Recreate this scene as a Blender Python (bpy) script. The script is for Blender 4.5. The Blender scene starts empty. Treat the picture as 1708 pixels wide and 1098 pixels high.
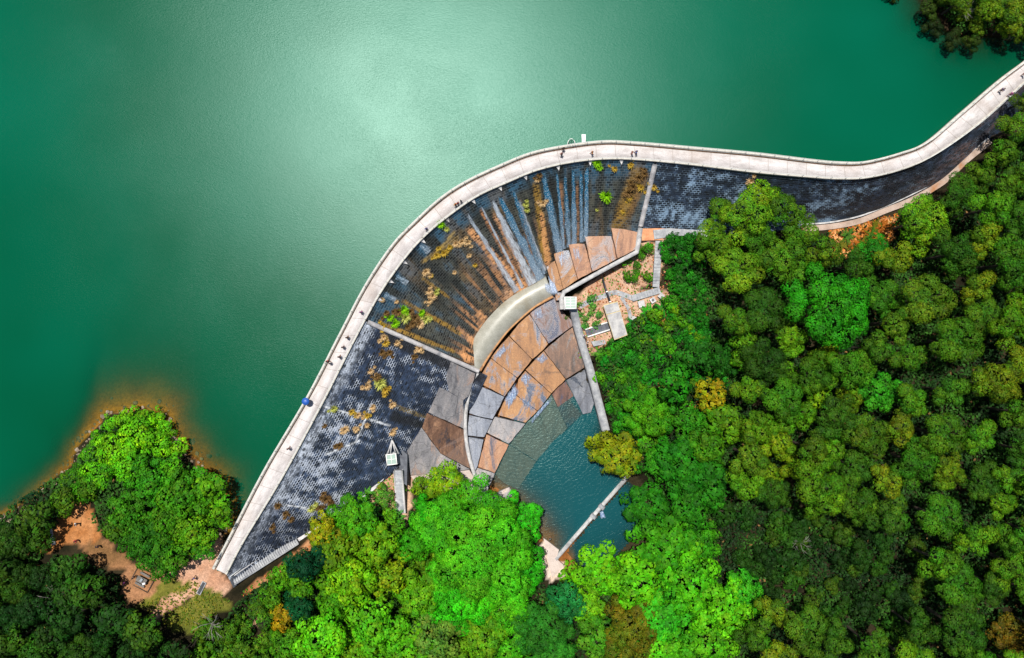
import bpy, bmesh, math, random
import numpy as np
from mathutils import Vector
from mathutils.bvhtree import BVHTree

R = math.radians
C = bpy.context.scene.collection
F, CAMH, CX, CY = 1340.0, 154.0, 854.0, 549.0      # drone camera 154 m above the stilling basin, looking straight down

# ------------------------------------------------------------------ camera, sky, sun, exposure
cd = bpy.data.cameras.new('Camera'); cam = bpy.data.objects.new('Camera', cd); C.objects.link(cam)
cam.location = (0, 0, CAMH); cam.rotation_euler = (0, 0, 0)
cd.sensor_width = 36.0; cd.lens = F / 1708 * 36.0; cd.clip_end = 3000
bpy.context.scene.camera = cam
SUN_EL, SUN_AZ = R(74), R(-23)      # azimuth measured from +Y (picture top) towards +X
w = bpy.data.worlds.new('World'); bpy.context.scene.world = w; w.use_nodes = True
sky = w.node_tree.nodes.new('ShaderNodeTexSky'); sky.sky_type = 'NISHITA'; sky.sun_disc = False
sky.sun_elevation = SUN_EL; sky.sun_rotation = SUN_AZ
bg = w.node_tree.nodes['Background']; bg.inputs[1].default_value = 0.06
w.node_tree.links.new(sky.outputs[0], bg.inputs[0])
sl = bpy.data.lights.new('Sun', 'SUN'); sl.energy = 5.0; sl.angle = R(0.5); sl.color = (1.0, 0.95, 0.87)
sun = bpy.data.objects.new('Sun', sl); C.objects.link(sun); sun.location = (0, 60, 200)
_d = Vector((math.sin(SUN_AZ) * math.cos(SUN_EL), math.cos(SUN_AZ) * math.cos(SUN_EL), math.sin(SUN_EL)))
sun.rotation_euler = _d.to_track_quat('Z', 'Y').to_euler()
vs = bpy.context.scene.view_settings
vs.view_transform = 'Standard'; vs.look = 'None'; vs.exposure = 0.5; vs.gamma = 1.0
bpy.context.scene.cycles.max_bounces = 5
bpy.context.scene.cycles.transparent_max_bounces = 10
bpy.context.scene.cycles.use_denoising = True

rng = np.random.default_rng(7)
random.seed(7)

# ------------------------------------------------------------------ small helpers
def W(px, py, z):
    s = (CAMH - z) / F
    return np.array([(px - CX) * s, (CY - py) * s, z])
def P(x, y, z):
    s = F / (CAMH - z)
    return CX + x * s, CY - y * s
def lin(r, g, b, k=1.0):
    f = lambda c: (c / 255 / 12.92 if c <= 10 else ((c / 255 + 0.055) / 1.055) ** 2.4) * k
    return (f(r), f(g), f(b))
def tag(o, label=None, cat=None, group=None, kind=None):
    if label: o['label'] = label
    if cat: o['category'] = cat
    if group: o['group'] = group
    if kind: o['kind'] = kind
    return o
def link(name, me, mat=None, parent=None):
    o = bpy.data.objects.new(name, me); C.objects.link(o)
    if mat is not None and len(me.materials) == 0: me.materials.append(mat)
    if parent is not None: o.parent = parent
    return o
def empty(name, loc=(0, 0, 0), rz=0.0):
    o = bpy.data.objects.new(name, None); C.objects.link(o); o.location = loc; o.rotation_euler = (0, 0, rz)
    o.empty_display_size = 0.3
    return o
def py_mesh(name, v, f, smooth=False):
    me = bpy.data.meshes.new(name); me.from_pydata([tuple(map(float, a)) for a in v], [], [tuple(a) for a in f]); me.update()
    if smooth: me.polygons.foreach_set('use_smooth', [True] * len(me.polygons))
    return me
def np_mesh(name, V, Q, smooth=False):
    """V (n,3), Q (m,4) quads"""
    me = bpy.data.meshes.new(name); V = np.asarray(V, np.float32); Q = np.asarray(Q, np.int32)
    me.vertices.add(len(V)); me.vertices.foreach_set('co', V.ravel())
    k = Q.shape[1]
    me.loops.add(Q.size); me.loops.foreach_set('vertex_index', Q.ravel())
    me.polygons.add(len(Q)); me.polygons.foreach_set('loop_start', np.arange(0, Q.size, k, dtype=np.int32))
    me.polygons.foreach_set('loop_total', np.full(len(Q), k, np.int32))
    if smooth: me.polygons.foreach_set('use_smooth', np.ones(len(Q), bool))
    me.update(calc_edges=True); me.validate()
    return me
def col_attr(me, name, rgb):
    rgb = np.asarray(rgb, np.float32)
    a = me.color_attributes.new(name, 'FLOAT_COLOR', 'POINT')
    full = np.ones((len(rgb), 4), np.float32); full[:, :3] = rgb
    a.data.foreach_set('color', full.ravel())
def flt_attr(me, name, vals):
    a = me.attributes.new(name, 'FLOAT', 'POINT'); a.data.foreach_set('value', np.asarray(vals, np.float32))
def grid_quads(nu, nv):
    i = np.arange(nu * nv).reshape(nu, nv)
    return np.stack([i[:-1, :-1].ravel(), i[1:, :-1].ravel(), i[1:, 1:].ravel(), i[:-1, 1:].ravel()], 1)

def _h(ix, iy, s):
    n = (ix.astype(np.int64) * 374761393 + iy.astype(np.int64) * 668265263 + s * 1442695041) & 0xffffffff
    n = ((n ^ (n >> 13)) * 1274126177) & 0xffffffff
    return ((n ^ (n >> 16)) & 0xffff) / 65535.0
def vnoise(x, y, s=0):
    x = np.asarray(x, float); y = np.asarray(y, float)
    ix, iy = np.floor(x), np.floor(y); fx, fy = x - ix, y - iy
    fx = fx * fx * (3 - 2 * fx); fy = fy * fy * (3 - 2 * fy)
    a, b, c, d = _h(ix, iy, s), _h(ix + 1, iy, s), _h(ix, iy + 1, s), _h(ix + 1, iy + 1, s)
    return (a * (1 - fx) + b * fx) * (1 - fy) + (c * (1 - fx) + d * fx) * fy
def fbm(x, y, s=0, o=4):
    t, a, n = 0, 0.5, 0
    for k in range(o):
        t = t + a * vnoise(x * 2 ** k, y * 2 ** k, s + k); n += a; a *= 0.5
    return t / n
def sm(x, a, b):
    t = np.clip((x - a) / (b - a), 0, 1); return t * t * (3 - 2 * t)
def mixc(a, b, t):
    return np.asarray(a) * (1 - t)[..., None] + np.asarray(b) * t[..., None]
def inpoly(x, y, poly):
    x = np.asarray(x, float); y = np.asarray(y, float); r = np.zeros(x.shape, bool); n = len(poly)
    for i in range(n):
        x0, y0 = poly[i][:2]; x1, y1 = poly[(i + 1) % n][:2]
        if y0 == y1: continue
        c = (y0 > y) != (y1 > y)
        r ^= c & (x < (x1 - x0) * (y - y0) / (y1 - y0) + x0)
    return r
def segdist(x, y, pts):
    """distance and parameter (0..1) to an open polyline"""
    x = np.asarray(x, float); y = np.asarray(y, float)
    best = np.full(x.shape, 1e9); par = np.zeros(x.shape); m = len(pts) - 1; side = np.zeros(x.shape)
    for i in range(m):
        ax, ay = pts[i][:2]; bx, by = pts[i + 1][:2]; dx, dy = bx - ax, by - ay
        t = np.clip(((x - ax) * dx + (y - ay) * dy) / (dx * dx + dy * dy + 1e-12), 0, 1)
        d = np.hypot(x - ax - t * dx, y - ay - t * dy); k = d < best
        best = np.where(k, d, best); par = np.where(k, (i + t) / m, par)
        side = np.where(k, np.sign(dx * (y - ay) - dy * (x - ax)), side)
    return best, par, side
def catmull(p, per=16):
    p = np.asarray(p, float); q = np.vstack([2 * p[0] - p[1], p, 2 * p[-1] - p[-2]]); out = []
    t = np.linspace(0, 1, per, endpoint=False)[:, None]
    for i in range(1, len(q) - 2):
        a, b, c, d = q[i - 1], q[i], q[i + 1], q[i + 2]
        out.append(0.5 * (2 * b + (c - a) * t + (2 * a - 5 * b + 4 * c - d) * t ** 2 + (3 * b - a - 3 * c + d) * t ** 3))
    return np.vstack(out + [p[-1:]])
def resample(p, step):
    d = np.r_[0, np.cumsum(np.hypot(*np.diff(p[:, :2], axis=0).T))]
    n = max(2, int(round(d[-1] / step)) + 1); s = np.linspace(0, d[-1], n)
    return np.stack([np.interp(s, d, p[:, k]) for k in range(p.shape[1])], 1), s

# ------------------------------------------------------------------ materials
def new_mat(name):
    m = bpy.data.materials.new(name); m.use_nodes = True; nt = m.node_tree
    return m, nt, nt.nodes['Principled BSDF']
def nd(nt, t, **kw):
    n = nt.nodes.new(t)
    for k, v in kw.items(): setattr(n, k, v)
    return n
def mixrgb(nt, a, b, f, mode='MIX'):
    n = nd(nt, 'ShaderNodeMix', data_type='RGBA', blend_type=mode)
    for s, v in ((n.inputs[0], f), (n.inputs[6], a), (n.inputs[7], b)):
        if hasattr(v, 'links') or hasattr(v, 'is_linked'): nt.links.new(v, s)
        elif isinstance(v, (int, float)): s.default_value = v
        else: s.default_value = (*v, 1)
    return n.outputs[2]
def noise(nt, scale, detail=4, rough=0.55, vec=None, dist=0.0):
    n = nd(nt, 'ShaderNodeTexNoise'); n.inputs['Scale'].default_value = scale; n.inputs['Detail'].default_value = detail
    n.inputs['Roughness'].default_value = rough; n.inputs['Distortion'].default_value = dist
    if vec is not None: nt.links.new(vec, n.inputs['Vector'])
    return n.outputs[0]
def ramp(nt, x, *stops):
    n = nd(nt, 'ShaderNodeValToRGB'); e = n.color_ramp.elements
    while len(e) < len(stops): e.new(0.5)
    for el, (p, c) in zip(e, stops):
        el.position = p; el.color = (*c, 1) if not isinstance(c, (int, float)) else (c, c, c, 1)
    nt.links.new(x, n.inputs[0]); return n.outputs[0]
def pos(nt, scale=(1, 1, 1), rot=(0, 0, 0)):
    g = nd(nt, 'ShaderNodeNewGeometry'); m = nd(nt, 'ShaderNodeMapping')
    m.inputs['Scale'].default_value = scale; m.inputs['Rotation'].default_value = rot
    nt.links.new(g.outputs['Position'], m.inputs['Vector']); return m.outputs[0]
def bump(nt, h, b, strength=0.4, dist=0.1):
    n = nd(nt, 'ShaderNodeBump'); n.inputs['Strength'].default_value = strength; n.inputs['Distance'].default_value = dist
    nt.links.new(h, n.inputs['Height']); nt.links.new(n.outputs[0], b.inputs['Normal'])
def surf(name, c1, c2, scale=1.5, rough=0.85, c3=None, bs=0.3, stretch=(1, 1, 1), rot=(0, 0, 0), metal=0.0, c3lo=0.55):
    m, nt, b = new_mat(name)
    v = pos(nt, stretch, rot)
    n1 = noise(nt, scale, 6, 0.65, v)
    c = ramp(nt, n1, (0.39, c1), (0.61, c2))
    if c3 is not None:
        n2 = noise(nt, scale * 0.37, 5, 0.6, v, 0.6)
        c = mixrgb(nt, c, c3, ramp(nt, n2, (c3lo, 0), (c3lo + 0.14, 1)))
    n3 = noise(nt, 9, 3, 0.7, pos(nt))
    c = mixrgb(nt, c, ramp(nt, n3, (0.3, 0.72), (0.7, 1.2)), 1.0, 'MULTIPLY')
    nt.links.new(c, b.inputs['Base Color']); b.inputs['Roughness'].default_value = rough; b.inputs['Metallic'].default_value = metal
    bump(nt, n3, b, bs, 0.05)
    return m
def slabmat(name, dark, mid, light, wet, ang, lo=0.52):
    """stained concrete: long flow streaks, rust blooms, wet slate patches, cracks"""
    m, nt, b = new_mat(name)
    n1 = noise(nt, 0.55, 6, 0.7, pos(nt, (1, 0.16, 1), (0, 0, ang)), 0.3); n2 = noise(nt, 0.35, 6, 0.68, pos(nt), 0.8)
    n4 = noise(nt, 0.22, 5, 0.7, pos(nt, (1, 0.5, 1), (0, 0, ang)), 1.2); fine = noise(nt, 5, 5, 0.8, pos(nt))
    c = ramp(nt, n1, (0.36, dark), (0.50, mid), (0.64, light))
    c = mixrgb(nt, c, mid, ramp(nt, n2, (0.42, 0), (0.6, 0.8)))
    wm = ramp(nt, n4, (lo, 0), (lo + 0.10, 1)); c = mixrgb(nt, c, wet, wm)
    vo = nd(nt, 'ShaderNodeTexVoronoi', feature='DISTANCE_TO_EDGE'); vo.inputs['Scale'].default_value = 0.2
    vd = nd(nt, 'ShaderNodeVectorMath', operation='MULTIPLY_ADD'); nz = nd(nt, 'ShaderNodeTexNoise'); nz.inputs['Scale'].default_value = 0.6; nz.inputs['Detail'].default_value = 5
    nt.links.new(pos(nt), nz.inputs['Vector']); nt.links.new(nz.outputs['Color'], vd.inputs[0]); vd.inputs[1].default_value = (2.4, 2.4, 0); nt.links.new(pos(nt), vd.inputs[2]); nt.links.new(vd.outputs[0], vo.inputs['Vector'])
    c = mixrgb(nt, c, tuple(x * 0.35 for x in dark), ramp(nt, vo.outputs['Distance'], (0.0, 0.55), (0.018, 0)))
    c = mixrgb(nt, c, ramp(nt, fine, (0.32, 0.55), (0.68, 1.3)), 1.0, 'MULTIPLY')
    nt.links.new(c, b.inputs['Base Color']); nt.links.new(ramp(nt, n4, (lo, 0.6), (lo + 0.1, 0.22)), b.inputs['Roughness'])
    bump(nt, fine, b, 0.35, 0.06); return m
def plain(name, c, rough=0.7, metal=0.0):
    m, nt, b = new_mat(name)
    n = noise(nt, 14, 3, 0.6, pos(nt))
    nt.links.new(mixrgb(nt, tuple(x * 0.8 for x in c), tuple(min(1, x * 1.15) for x in c), n), b.inputs['Base Color'])
    b.inputs['Roughness'].default_value = rough; b.inputs['Metallic'].default_value = metal
    return m

M = {}
M['crest'] = surf('pale_crest_concrete', (0.43, 0.395, 0.395), (0.53, 0.49, 0.49), 0.6, 0.8, (0.36, 0.31, 0.295), 0.15, c3lo=0.62)
def crest_mat():
    m, nt, b = new_mat('crest_paving'); uv = nd(nt, 'ShaderNodeUVMap', uv_map='UVMap')
    mp = nd(nt, 'ShaderNodeMapping'); mp.inputs['Scale'].default_value = (0.5, 1.6, 1); nt.links.new(uv.outputs[0], mp.inputs[0])
    n1 = noise(nt, 0.7, 6, 0.7, mp.outputs[0], 0.3); n2 = noise(nt, 6, 4, 0.75, uv.outputs[0]); n3 = noise(nt, 0.16, 4, 0.6, uv.outputs[0])
    c = ramp(nt, n1, (0.36, (0.34, 0.315, 0.31)), (0.5, (0.44, 0.415, 0.41)), (0.64, (0.52, 0.49, 0.49)))
    c = mixrgb(nt, c, (0.30, 0.245, 0.215), ramp(nt, n3, (0.52, 0), (0.68, 0.6)))
    c = mixrgb(nt, c, ramp(nt, n2, (0.32, 0.78), (0.68, 1.12)), 1.0, 'MULTIPLY')
    br = nd(nt, 'ShaderNodeTexBrick'); br.offset = 0.0; nt.links.new(uv.outputs[0], br.inputs['Vector']); br.inputs['Scale'].default_value = 1; br.inputs['Brick Width'].default_value = 3.2; br.inputs['Row Height'].default_value = 5
    br.inputs['Mortar Size'].default_value = 0.035; br.inputs['Mortar Smooth'].default_value = 0.2
    c = mixrgb(nt, c, (0.22, 0.19, 0.17), br.outputs['Fac'])
    nt.links.new(c, b.inputs['Base Color']); b.inputs['Roughness'].default_value = 0.85; bump(nt, n2, b, 0.2, 0.03); return m
M['crest'] = crest_mat()
M['kerb'] = surf('parapet_stone', (0.36, 0.34, 0.30), (0.48, 0.46, 0.41), 2.0, 0.8, (0.24, 0.16, 0.11), 0.3, c3lo=0.66)
M['rib'] = surf('rib_concrete', (0.36, 0.35, 0.36), (0.52, 0.50, 0.50), 0.9, 0.8, (0.20, 0.20, 0.22), 0.3)
M['ledge'] = surf('ledge_wet_concrete', (0.235, 0.235, 0.20), (0.29, 0.29, 0.255), 0.5, 0.4, (0.22, 0.20, 0.15), 0.1)
M['lip'] = surf('rusty_lip', (0.30, 0.14, 0.05), (0.40, 0.21, 0.09), 1.2, 0.7, (0.1, 0.05, 0.03), 0.3)
M['white_wall'] = surf('white_wall', (0.30, 0.30, 0.31), (0.45, 0.445, 0.44), 1.2, 0.8, (0.17, 0.165, 0.16), 0.3)
M['grey'] = surf('grey_concrete', (0.20, 0.21, 0.23), (0.32, 0.33, 0.34), 0.9, 0.8, (0.12, 0.13, 0.15), 0.3)
M['dark'] = surf('dark_concrete', (0.05, 0.055, 0.07), (0.10, 0.11, 0.13), 0.9, 0.8, (0.2, 0.2, 0.2), 0.3, c3lo=0.66)
M['pale'] = surf('pale_ground_concrete', (0.37, 0.30, 0.265), (0.45, 0.38, 0.345), 0.5, 0.85, (0.30, 0.19, 0.13), 0.2, c3lo=0.6)
M['steel'] = plain('painted_steel', (0.55, 0.57, 0.56), 0.5)
M['white'] = plain('white_paint', (0.72, 0.72, 0.70), 0.6)
M['black'] = plain('black_pipe', (0.02, 0.022, 0.03), 0.5)
M['bark'] = surf('bark', (0.03, 0.022, 0.014), (0.07, 0.05, 0.032), 3, 0.9)
M['deadwood'] = surf('bleached_deadwood', (0.16, 0.15, 0.135), (0.26, 0.245, 0.225), 3, 0.9)
M['rust'] = surf('rust_slab', (0.15, 0.052, 0.012), (0.34, 0.165, 0.06), 0.42, 0.45, (0.08, 0.085, 0.12), 0.25, (1, 0.22, 1), (0, 0, R(52)), c3lo=0.54)
M['rustpink'] = surf('pink_slab', (0.22, 0.095, 0.048), (0.36, 0.195, 0.11), 0.4, 0.5, (0.09, 0.09, 0.12), 0.25, (1, 0.3, 1), (0, 0, R(-62)), c3lo=0.54)
M['purple'] = surf('purple_slab', (0.085, 0.035, 0.025), (0.25, 0.12, 0.075), 0.4, 0.55, (0.06, 0.06, 0.09), 0.25, (1, 0.3, 1), (0, 0, R(-40)), c3lo=0.55)
M['brownstreak'] = surf('brown_streak_slab', (0.05, 0.035, 0.03), (0.38, 0.22, 0.14), 0.5, 0.6, (0.05, 0.045, 0.05), 0.25, (1, 0.22, 1), (0, 0, R(-48)), c3lo=0.55)
M['blueslab'] = surf('blue_grey_slab', (0.17, 0.19, 0.24), (0.28, 0.30, 0.35), 0.35, 0.5, (0.09, 0.10, 0.14), 0.25, (1, 0.4, 1), (0, 0, R(30)), c3lo=0.58)
M['greyslab'] = surf('pale_grey_slab', (0.16, 0.16, 0.18), (0.29, 0.28, 0.295), 0.3, 0.6, (0.36, 0.26, 0.225), 0.25, (1, 0.3, 1), (0, 0, R(-60)), c3lo=0.56)
M['darkslab'] = surf('dark_slab', (0.05, 0.055, 0.07), (0.14, 0.15, 0.18), 0.4, 0.45, (0.26, 0.27, 0.30), 0.25, (1, 0.3, 1), (0, 0, R(-35)), c3lo=0.62)
M['subslab'] = surf('silted_slab', (0.30, 0.25, 0.18), (0.40, 0.33, 0.25), 0.4, 0.6, (0.30, 0.20, 0.12), 0.25)
SLATE = (0.075, 0.095, 0.14)
M['rust'] = slabmat('rust_slab', (0.11, 0.045, 0.018), (0.255, 0.115, 0.036), (0.36, 0.19, 0.075), SLATE, R(52), 0.53)
M['rustpink'] = slabmat('pink_slab', (0.16, 0.07, 0.04), (0.29, 0.14, 0.072), (0.36, 0.21, 0.125), (0.075, 0.08, 0.11), R(-62), 0.55)
M['purple'] = slabmat('purple_slab', (0.045, 0.022, 0.022), (0.125, 0.058, 0.040), (0.24, 0.125, 0.08), (0.05, 0.06, 0.10), R(-40), 0.52)
M['brownstreak'] = slabmat('brown_streak_slab', (0.018, 0.014, 0.014), (0.12, 0.062, 0.038), (0.34, 0.19, 0.11), (0.04, 0.038, 0.045), R(-48), 0.56)
M['blueslab'] = slabmat('blue_grey_slab', (0.07, 0.085, 0.12), (0.16, 0.18, 0.225), (0.25, 0.265, 0.30), (0.055, 0.065, 0.09), R(30), 0.55)
M['greyslab'] = slabmat('pale_grey_slab', (0.09, 0.09, 0.10), (0.20, 0.195, 0.205), (0.31, 0.28, 0.27), (0.30, 0.22, 0.185), R(-60), 0.55)
M['darkslab'] = slabmat('dark_slab', (0.03, 0.033, 0.045), (0.075, 0.085, 0.11), (0.20, 0.21, 0.235), (0.03, 0.04, 0.06), R(-35), 0.55)
M['subslab'] = slabmat('silted_slab', (0.12, 0.085, 0.055), (0.215, 0.16, 0.11), (0.27, 0.20, 0.14), (0.20, 0.12, 0.06), R(50), 0.56)
M['orangepave'] = surf('orange_paving', (0.40, 0.16, 0.07), (0.50, 0.24, 0.12), 0.8, 0.8, (0.36, 0.26, 0.2), 0.2)

# leaves: colour of the tree (object colour) varied leaf by leaf
def leaf_mat(name, trans=0.12):
    m, nt, b = new_mat(name)
    oi = nd(nt, 'ShaderNodeObjectInfo'); at = nd(nt, 'ShaderNodeAttribute', attribute_name='Tint')
    c = mixrgb(nt, oi.outputs['Color'], at.outputs['Color'], 1.0, 'MULTIPLY')
    nt.links.new(c, b.inputs['Base Color']); b.inputs['Roughness'].default_value = 0.7
    b.inputs['Specular IOR Level'].default_value = 0.15
    tr = nd(nt, 'ShaderNodeBsdfTranslucent'); nt.links.new(mixrgb(nt, c, (1.2, 1.25, 0.5), 1.0, 'MULTIPLY'), tr.inputs[0])
    ms = nd(nt, 'ShaderNodeMixShader'); ms.inputs[0].default_value = trans
    nt.links.new(b.outputs[0], ms.inputs[1]); nt.links.new(tr.outputs[0], ms.inputs[2])
    nt.links.new(ms.outputs[0], nt.nodes['Material Output'].inputs[0]); return m
M['leaf'] = leaf_mat('leaf')
def objcol(name, rough=0.8):
    m, nt, b = new_mat(name); oi = nd(nt, 'ShaderNodeObjectInfo')
    n = noise(nt, 12, 2, 0.5, pos(nt))
    nt.links.new(mixrgb(nt, oi.outputs['Color'], ramp(nt, n, (0.3, 0.75), (0.7, 1.15)), 1.0, 'MULTIPLY'), b.inputs['Base Color'])
    b.inputs['Roughness'].default_value = rough; return m
M['cloth'] = objcol('cloth')

def masonry(name, bw, bh, bstr=0.7):
    m, nt, b = new_mat(name)
    uv = nd(nt, 'ShaderNodeUVMap', uv_map='UVMap')
    a = nd(nt, 'ShaderNodeAttribute', attribute_name='Stone'); mo = nd(nt, 'ShaderNodeAttribute', attribute_name='Mort')
    # irregular courses
    nz = nd(nt, 'ShaderNodeTexNoise'); nz.inputs['Scale'].default_value = 1.3; nz.inputs['Detail'].default_value = 2
    nt.links.new(uv.outputs[0], nz.inputs['Vector'])
    vm = nd(nt, 'ShaderNodeVectorMath', operation='MULTIPLY_ADD'); vm.inputs[1].default_value = (0.10, 0.07, 0); 
    nt.links.new(nz.outputs['Color'], vm.inputs[0]); nt.links.new(uv.outputs[0], vm.inputs[2])
    br = nd(nt, 'ShaderNodeTexBrick'); nt.links.new(vm.outputs[0], br.inputs['Vector'])
    br.inputs['Scale'].default_value = 1.0; br.inputs['Brick Width'].default_value = bw; br.inputs['Row Height'].default_value = bh
    br.inputs['Mortar Size'].default_value = 0.05; br.inputs['Mortar Smooth'].default_value = 0.3
    br.inputs['Color1'].default_value = (0.25, 0.25, 0.25, 1); br.inputs['Color2'].default_value = (1.9, 1.9, 1.9, 1); br.inputs['Mortar'].default_value = (1, 1, 1, 1)
    st = mixrgb(nt, a.outputs['Color'], br.outputs['Color'], 1.0, 'MULTIPLY')
    fine = noise(nt, 5.0, 4, 0.75, uv.outputs[0])
    st = mixrgb(nt, st, ramp(nt, fine, (0.3, 0.55), (0.7, 1.5)), 1.0, 'MULTIPLY')
    c = mixrgb(nt, st, mo.outputs['Color'], br.outputs['Fac'])
    nt.links.new(c, b.inputs['Base Color']); b.inputs['Roughness'].default_value = 0.6
    inv = nd(nt, 'ShaderNodeMath', operation='SUBTRACT'); inv.inputs[0].default_value = 1.0; nt.links.new(br.outputs['Fac'], inv.inputs[1])
    ad = nd(nt, 'ShaderNodeMath', operation='MULTIPLY_ADD'); nt.links.new(fine, ad.inputs[0]); ad.inputs[1].default_value = 0.6; nt.links.new(inv.outputs[0], ad.inputs[2])
    bump(nt, ad.outputs[0], b, bstr, 0.12); return m
M['masonry'] = masonry('dam_masonry', 0.66, 0.43)
M['spillmasonry'] = masonry('spillway_masonry', 0.75, 0.5, 0.5)

def ground_mat():
    m, nt, b = new_mat('ground'); a = nd(nt, 'ShaderNodeAttribute', attribute_name='Col'); v = pos(nt)
    n = noise(nt, 2.2, 7, 0.75, v); n2 = noise(nt, 7.0, 4, 0.7, v)
    c = mixrgb(nt, a.outputs['Color'], ramp(nt, n, (0.3, 0.6), (0.7, 1.4)), 1.0, 'MULTIPLY')
    c = mixrgb(nt, c, ramp(nt, n2, (0.3, 0.7), (0.7, 1.3)), 1.0, 'MULTIPLY')
    nt.links.new(c, b.inputs['Base Color']); b.inputs['Roughness'].default_value = 0.95; b.inputs['Specular IOR Level'].default_value = 0.1
    bump(nt, n, b, 0.6, 0.3); return m
M['ground'] = ground_mat()

def water_mat(name, c1, c2, rough, wave, wscale, tint, rings=False, dist=0.12):
    m, nt, b = new_mat(name); v = pos(nt); nt.nodes.remove(b)
    a = nd(nt, 'ShaderNodeAttribute', attribute_name='Body')
    big = noise(nt, 0.018, 3, 0.5, v); c = ramp(nt, big, (0.35, c1), (0.65, c2))
    df = nd(nt, 'ShaderNodeBsdfDiffuse'); nt.links.new(c, df.inputs[0])
    gl = nd(nt, 'ShaderNodeBsdfGlossy', distribution='BECKMANN'); gl.inputs['Color'].default_value = (0.43, 0.66, 0.61, 1)
    wind = noise(nt, 0.022, 3, 0.55, pos(nt, (1.5, 0.6, 1), (0, 0, R(24))), 0.3)
    nt.links.new(ramp(nt, wind, (0.25, rough - 0.010), (0.75, rough + 0.010)), gl.inputs['Roughness'])
    wv = noise(nt, wscale, 3, 0.6, pos(nt, (1, 2.8, 1), (0, 0, R(28))), 0.5)
    wv2 = noise(nt, wscale * 2.4, 2, 0.6, pos(nt, (1, 2.2, 1), (0, 0, R(-12))), 0.3)
    calm = ramp(nt, noise(nt, 0.05, 3, 0.6, v), (0.35, 0.55), (0.65, 1.0))
    ad = nd(nt, 'ShaderNodeMath', operation='ADD'); nt.links.new(wv, ad.inputs[0]); nt.links.new(wv2, ad.inputs[1])
    h = nd(nt, 'ShaderNodeMath', operation='MULTIPLY'); nt.links.new(ad.outputs[0], h.inputs[0]); nt.links.new(calm, h.inputs[1]); hh = h.outputs[0]
    if rings:
        wt = nd(nt, 'ShaderNodeTexWave', wave_type='RINGS', rings_direction='Z'); wt.inputs['Scale'].default_value = 0.42; wt.inputs['Distortion'].default_value = 11.0; wt.inputs['Detail'].default_value = 3; wt.inputs['Detail Scale'].default_value = 0.8
        mp = nd(nt, 'ShaderNodeMapping'); mp.inputs['Location'].default_value = (-2, 14, 0); nt.links.new(pos(nt), mp.inputs['Vector']); nt.links.new(mp.outputs[0], wt.inputs['Vector'])
        h2 = nd(nt, 'ShaderNodeMath', operation='MULTIPLY_ADD'); nt.links.new(wt.outputs['Fac'], h2.inputs[0]); h2.inputs[1].default_value = 0.20; nt.links.new(hh, h2.inputs[2]); hh = h2.outputs[0]
    bn = nd(nt, 'ShaderNodeBump'); bn.inputs['Strength'].default_value = wave; bn.inputs['Distance'].default_value = dist
    nt.links.new(hh, bn.inputs['Height']); nt.links.new(bn.outputs[0], gl.inputs['Normal']); nt.links.new(bn.outputs[0], df.inputs['Normal'])
    fr = nd(nt, 'ShaderNodeFresnel'); fr.inputs[0].default_value = 1.30; nt.links.new(bn.outputs[0], fr.inputs['Normal'])
    tr = nd(nt, 'ShaderNodeBsdfTransparent'); tr.inputs[0].default_value = (*tint, 1)
    ms = nd(nt, 'ShaderNodeMixShader'); nt.links.new(a.outputs['Fac'], ms.inputs[0])
    nt.links.new(tr.outputs[0], ms.inputs[1]); nt.links.new(df.outputs[0], ms.inputs[2])
    m2 = nd(nt, 'ShaderNodeMixShader'); nt.links.new(fr.outputs[0], m2.inputs[0]); nt.links.new(ms.outputs[0], m2.inputs[1]); nt.links.new(gl.outputs[0], m2.inputs[2])
    nt.links.new(m2.outputs[0], nt.nodes['Material Output'].inputs[0]); return m
M['lake'] = water_mat('lake_water', (0.000, 0.052, 0.022), (0.000, 0.078, 0.042), 0.292, 0.14, 2.3, (0.75, 0.80, 0.62))
M['pool'] = water_mat('pool_water', (0.004, 0.042, 0.054), (0.006, 0.058, 0.068), 0.25, 0.36, 1.3, (0.80, 0.90, 0.86), True)

def foam_mat():
    m, nt, b = new_mat('white_water'); a = nd(nt, 'ShaderNodeAttribute', attribute_name='Foam'); uv = nd(nt, 'ShaderNodeUVMap', uv_map='UVMap')
    mp = nd(nt, 'ShaderNodeMapping'); mp.inputs['Scale'].default_value = (1.3, 0.22, 1); nt.links.new(uv.outputs[0], mp.inputs[0])
    n = noise(nt, 2.6, 4, 0.7, mp.outputs[0]); n2 = noise(nt, 4.5, 3, 0.7, uv.outputs[0])
    col = nd(nt, 'ShaderNodeAttribute', attribute_name='WCol')
    c = mixrgb(nt, col.outputs['Color'], (0.66, 0.76, 0.82), ramp(nt, n2, (0.52, 0), (0.70, 1)))
    nt.links.new(c, b.inputs['Base Color']); b.inputs['Roughness'].default_value = 0.3
    ad = nd(nt, 'ShaderNodeMath', operation='MULTIPLY_ADD'); nt.links.new(n, ad.inputs[0]); ad.inputs[1].default_value = 1.6; ad.inputs[2].default_value = -0.78
    ad2 = nd(nt, 'ShaderNodeMath', operation='ADD'); nt.links.new(ad.outputs[0], ad2.inputs[0]); nt.links.new(a.outputs['Fac'], ad2.inputs[1])
    al = ramp(nt, ad2.outputs[0], (0.26, 0), (0.80, 1))
    tr = nd(nt, 'ShaderNodeBsdfTransparent'); ms = nd(nt, 'ShaderNodeMixShader')
    nt.links.new(al, ms.inputs[0]); nt.links.new(tr.outputs[0], ms.inputs[1]); nt.links.new(b.outputs[0], ms.inputs[2])
    nt.links.new(ms.outputs[0], nt.nodes['Material Output'].inputs[0])
    bump(nt, n, b, 0.4, 0.1); return m
M['foam'] = foam_mat()

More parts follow.
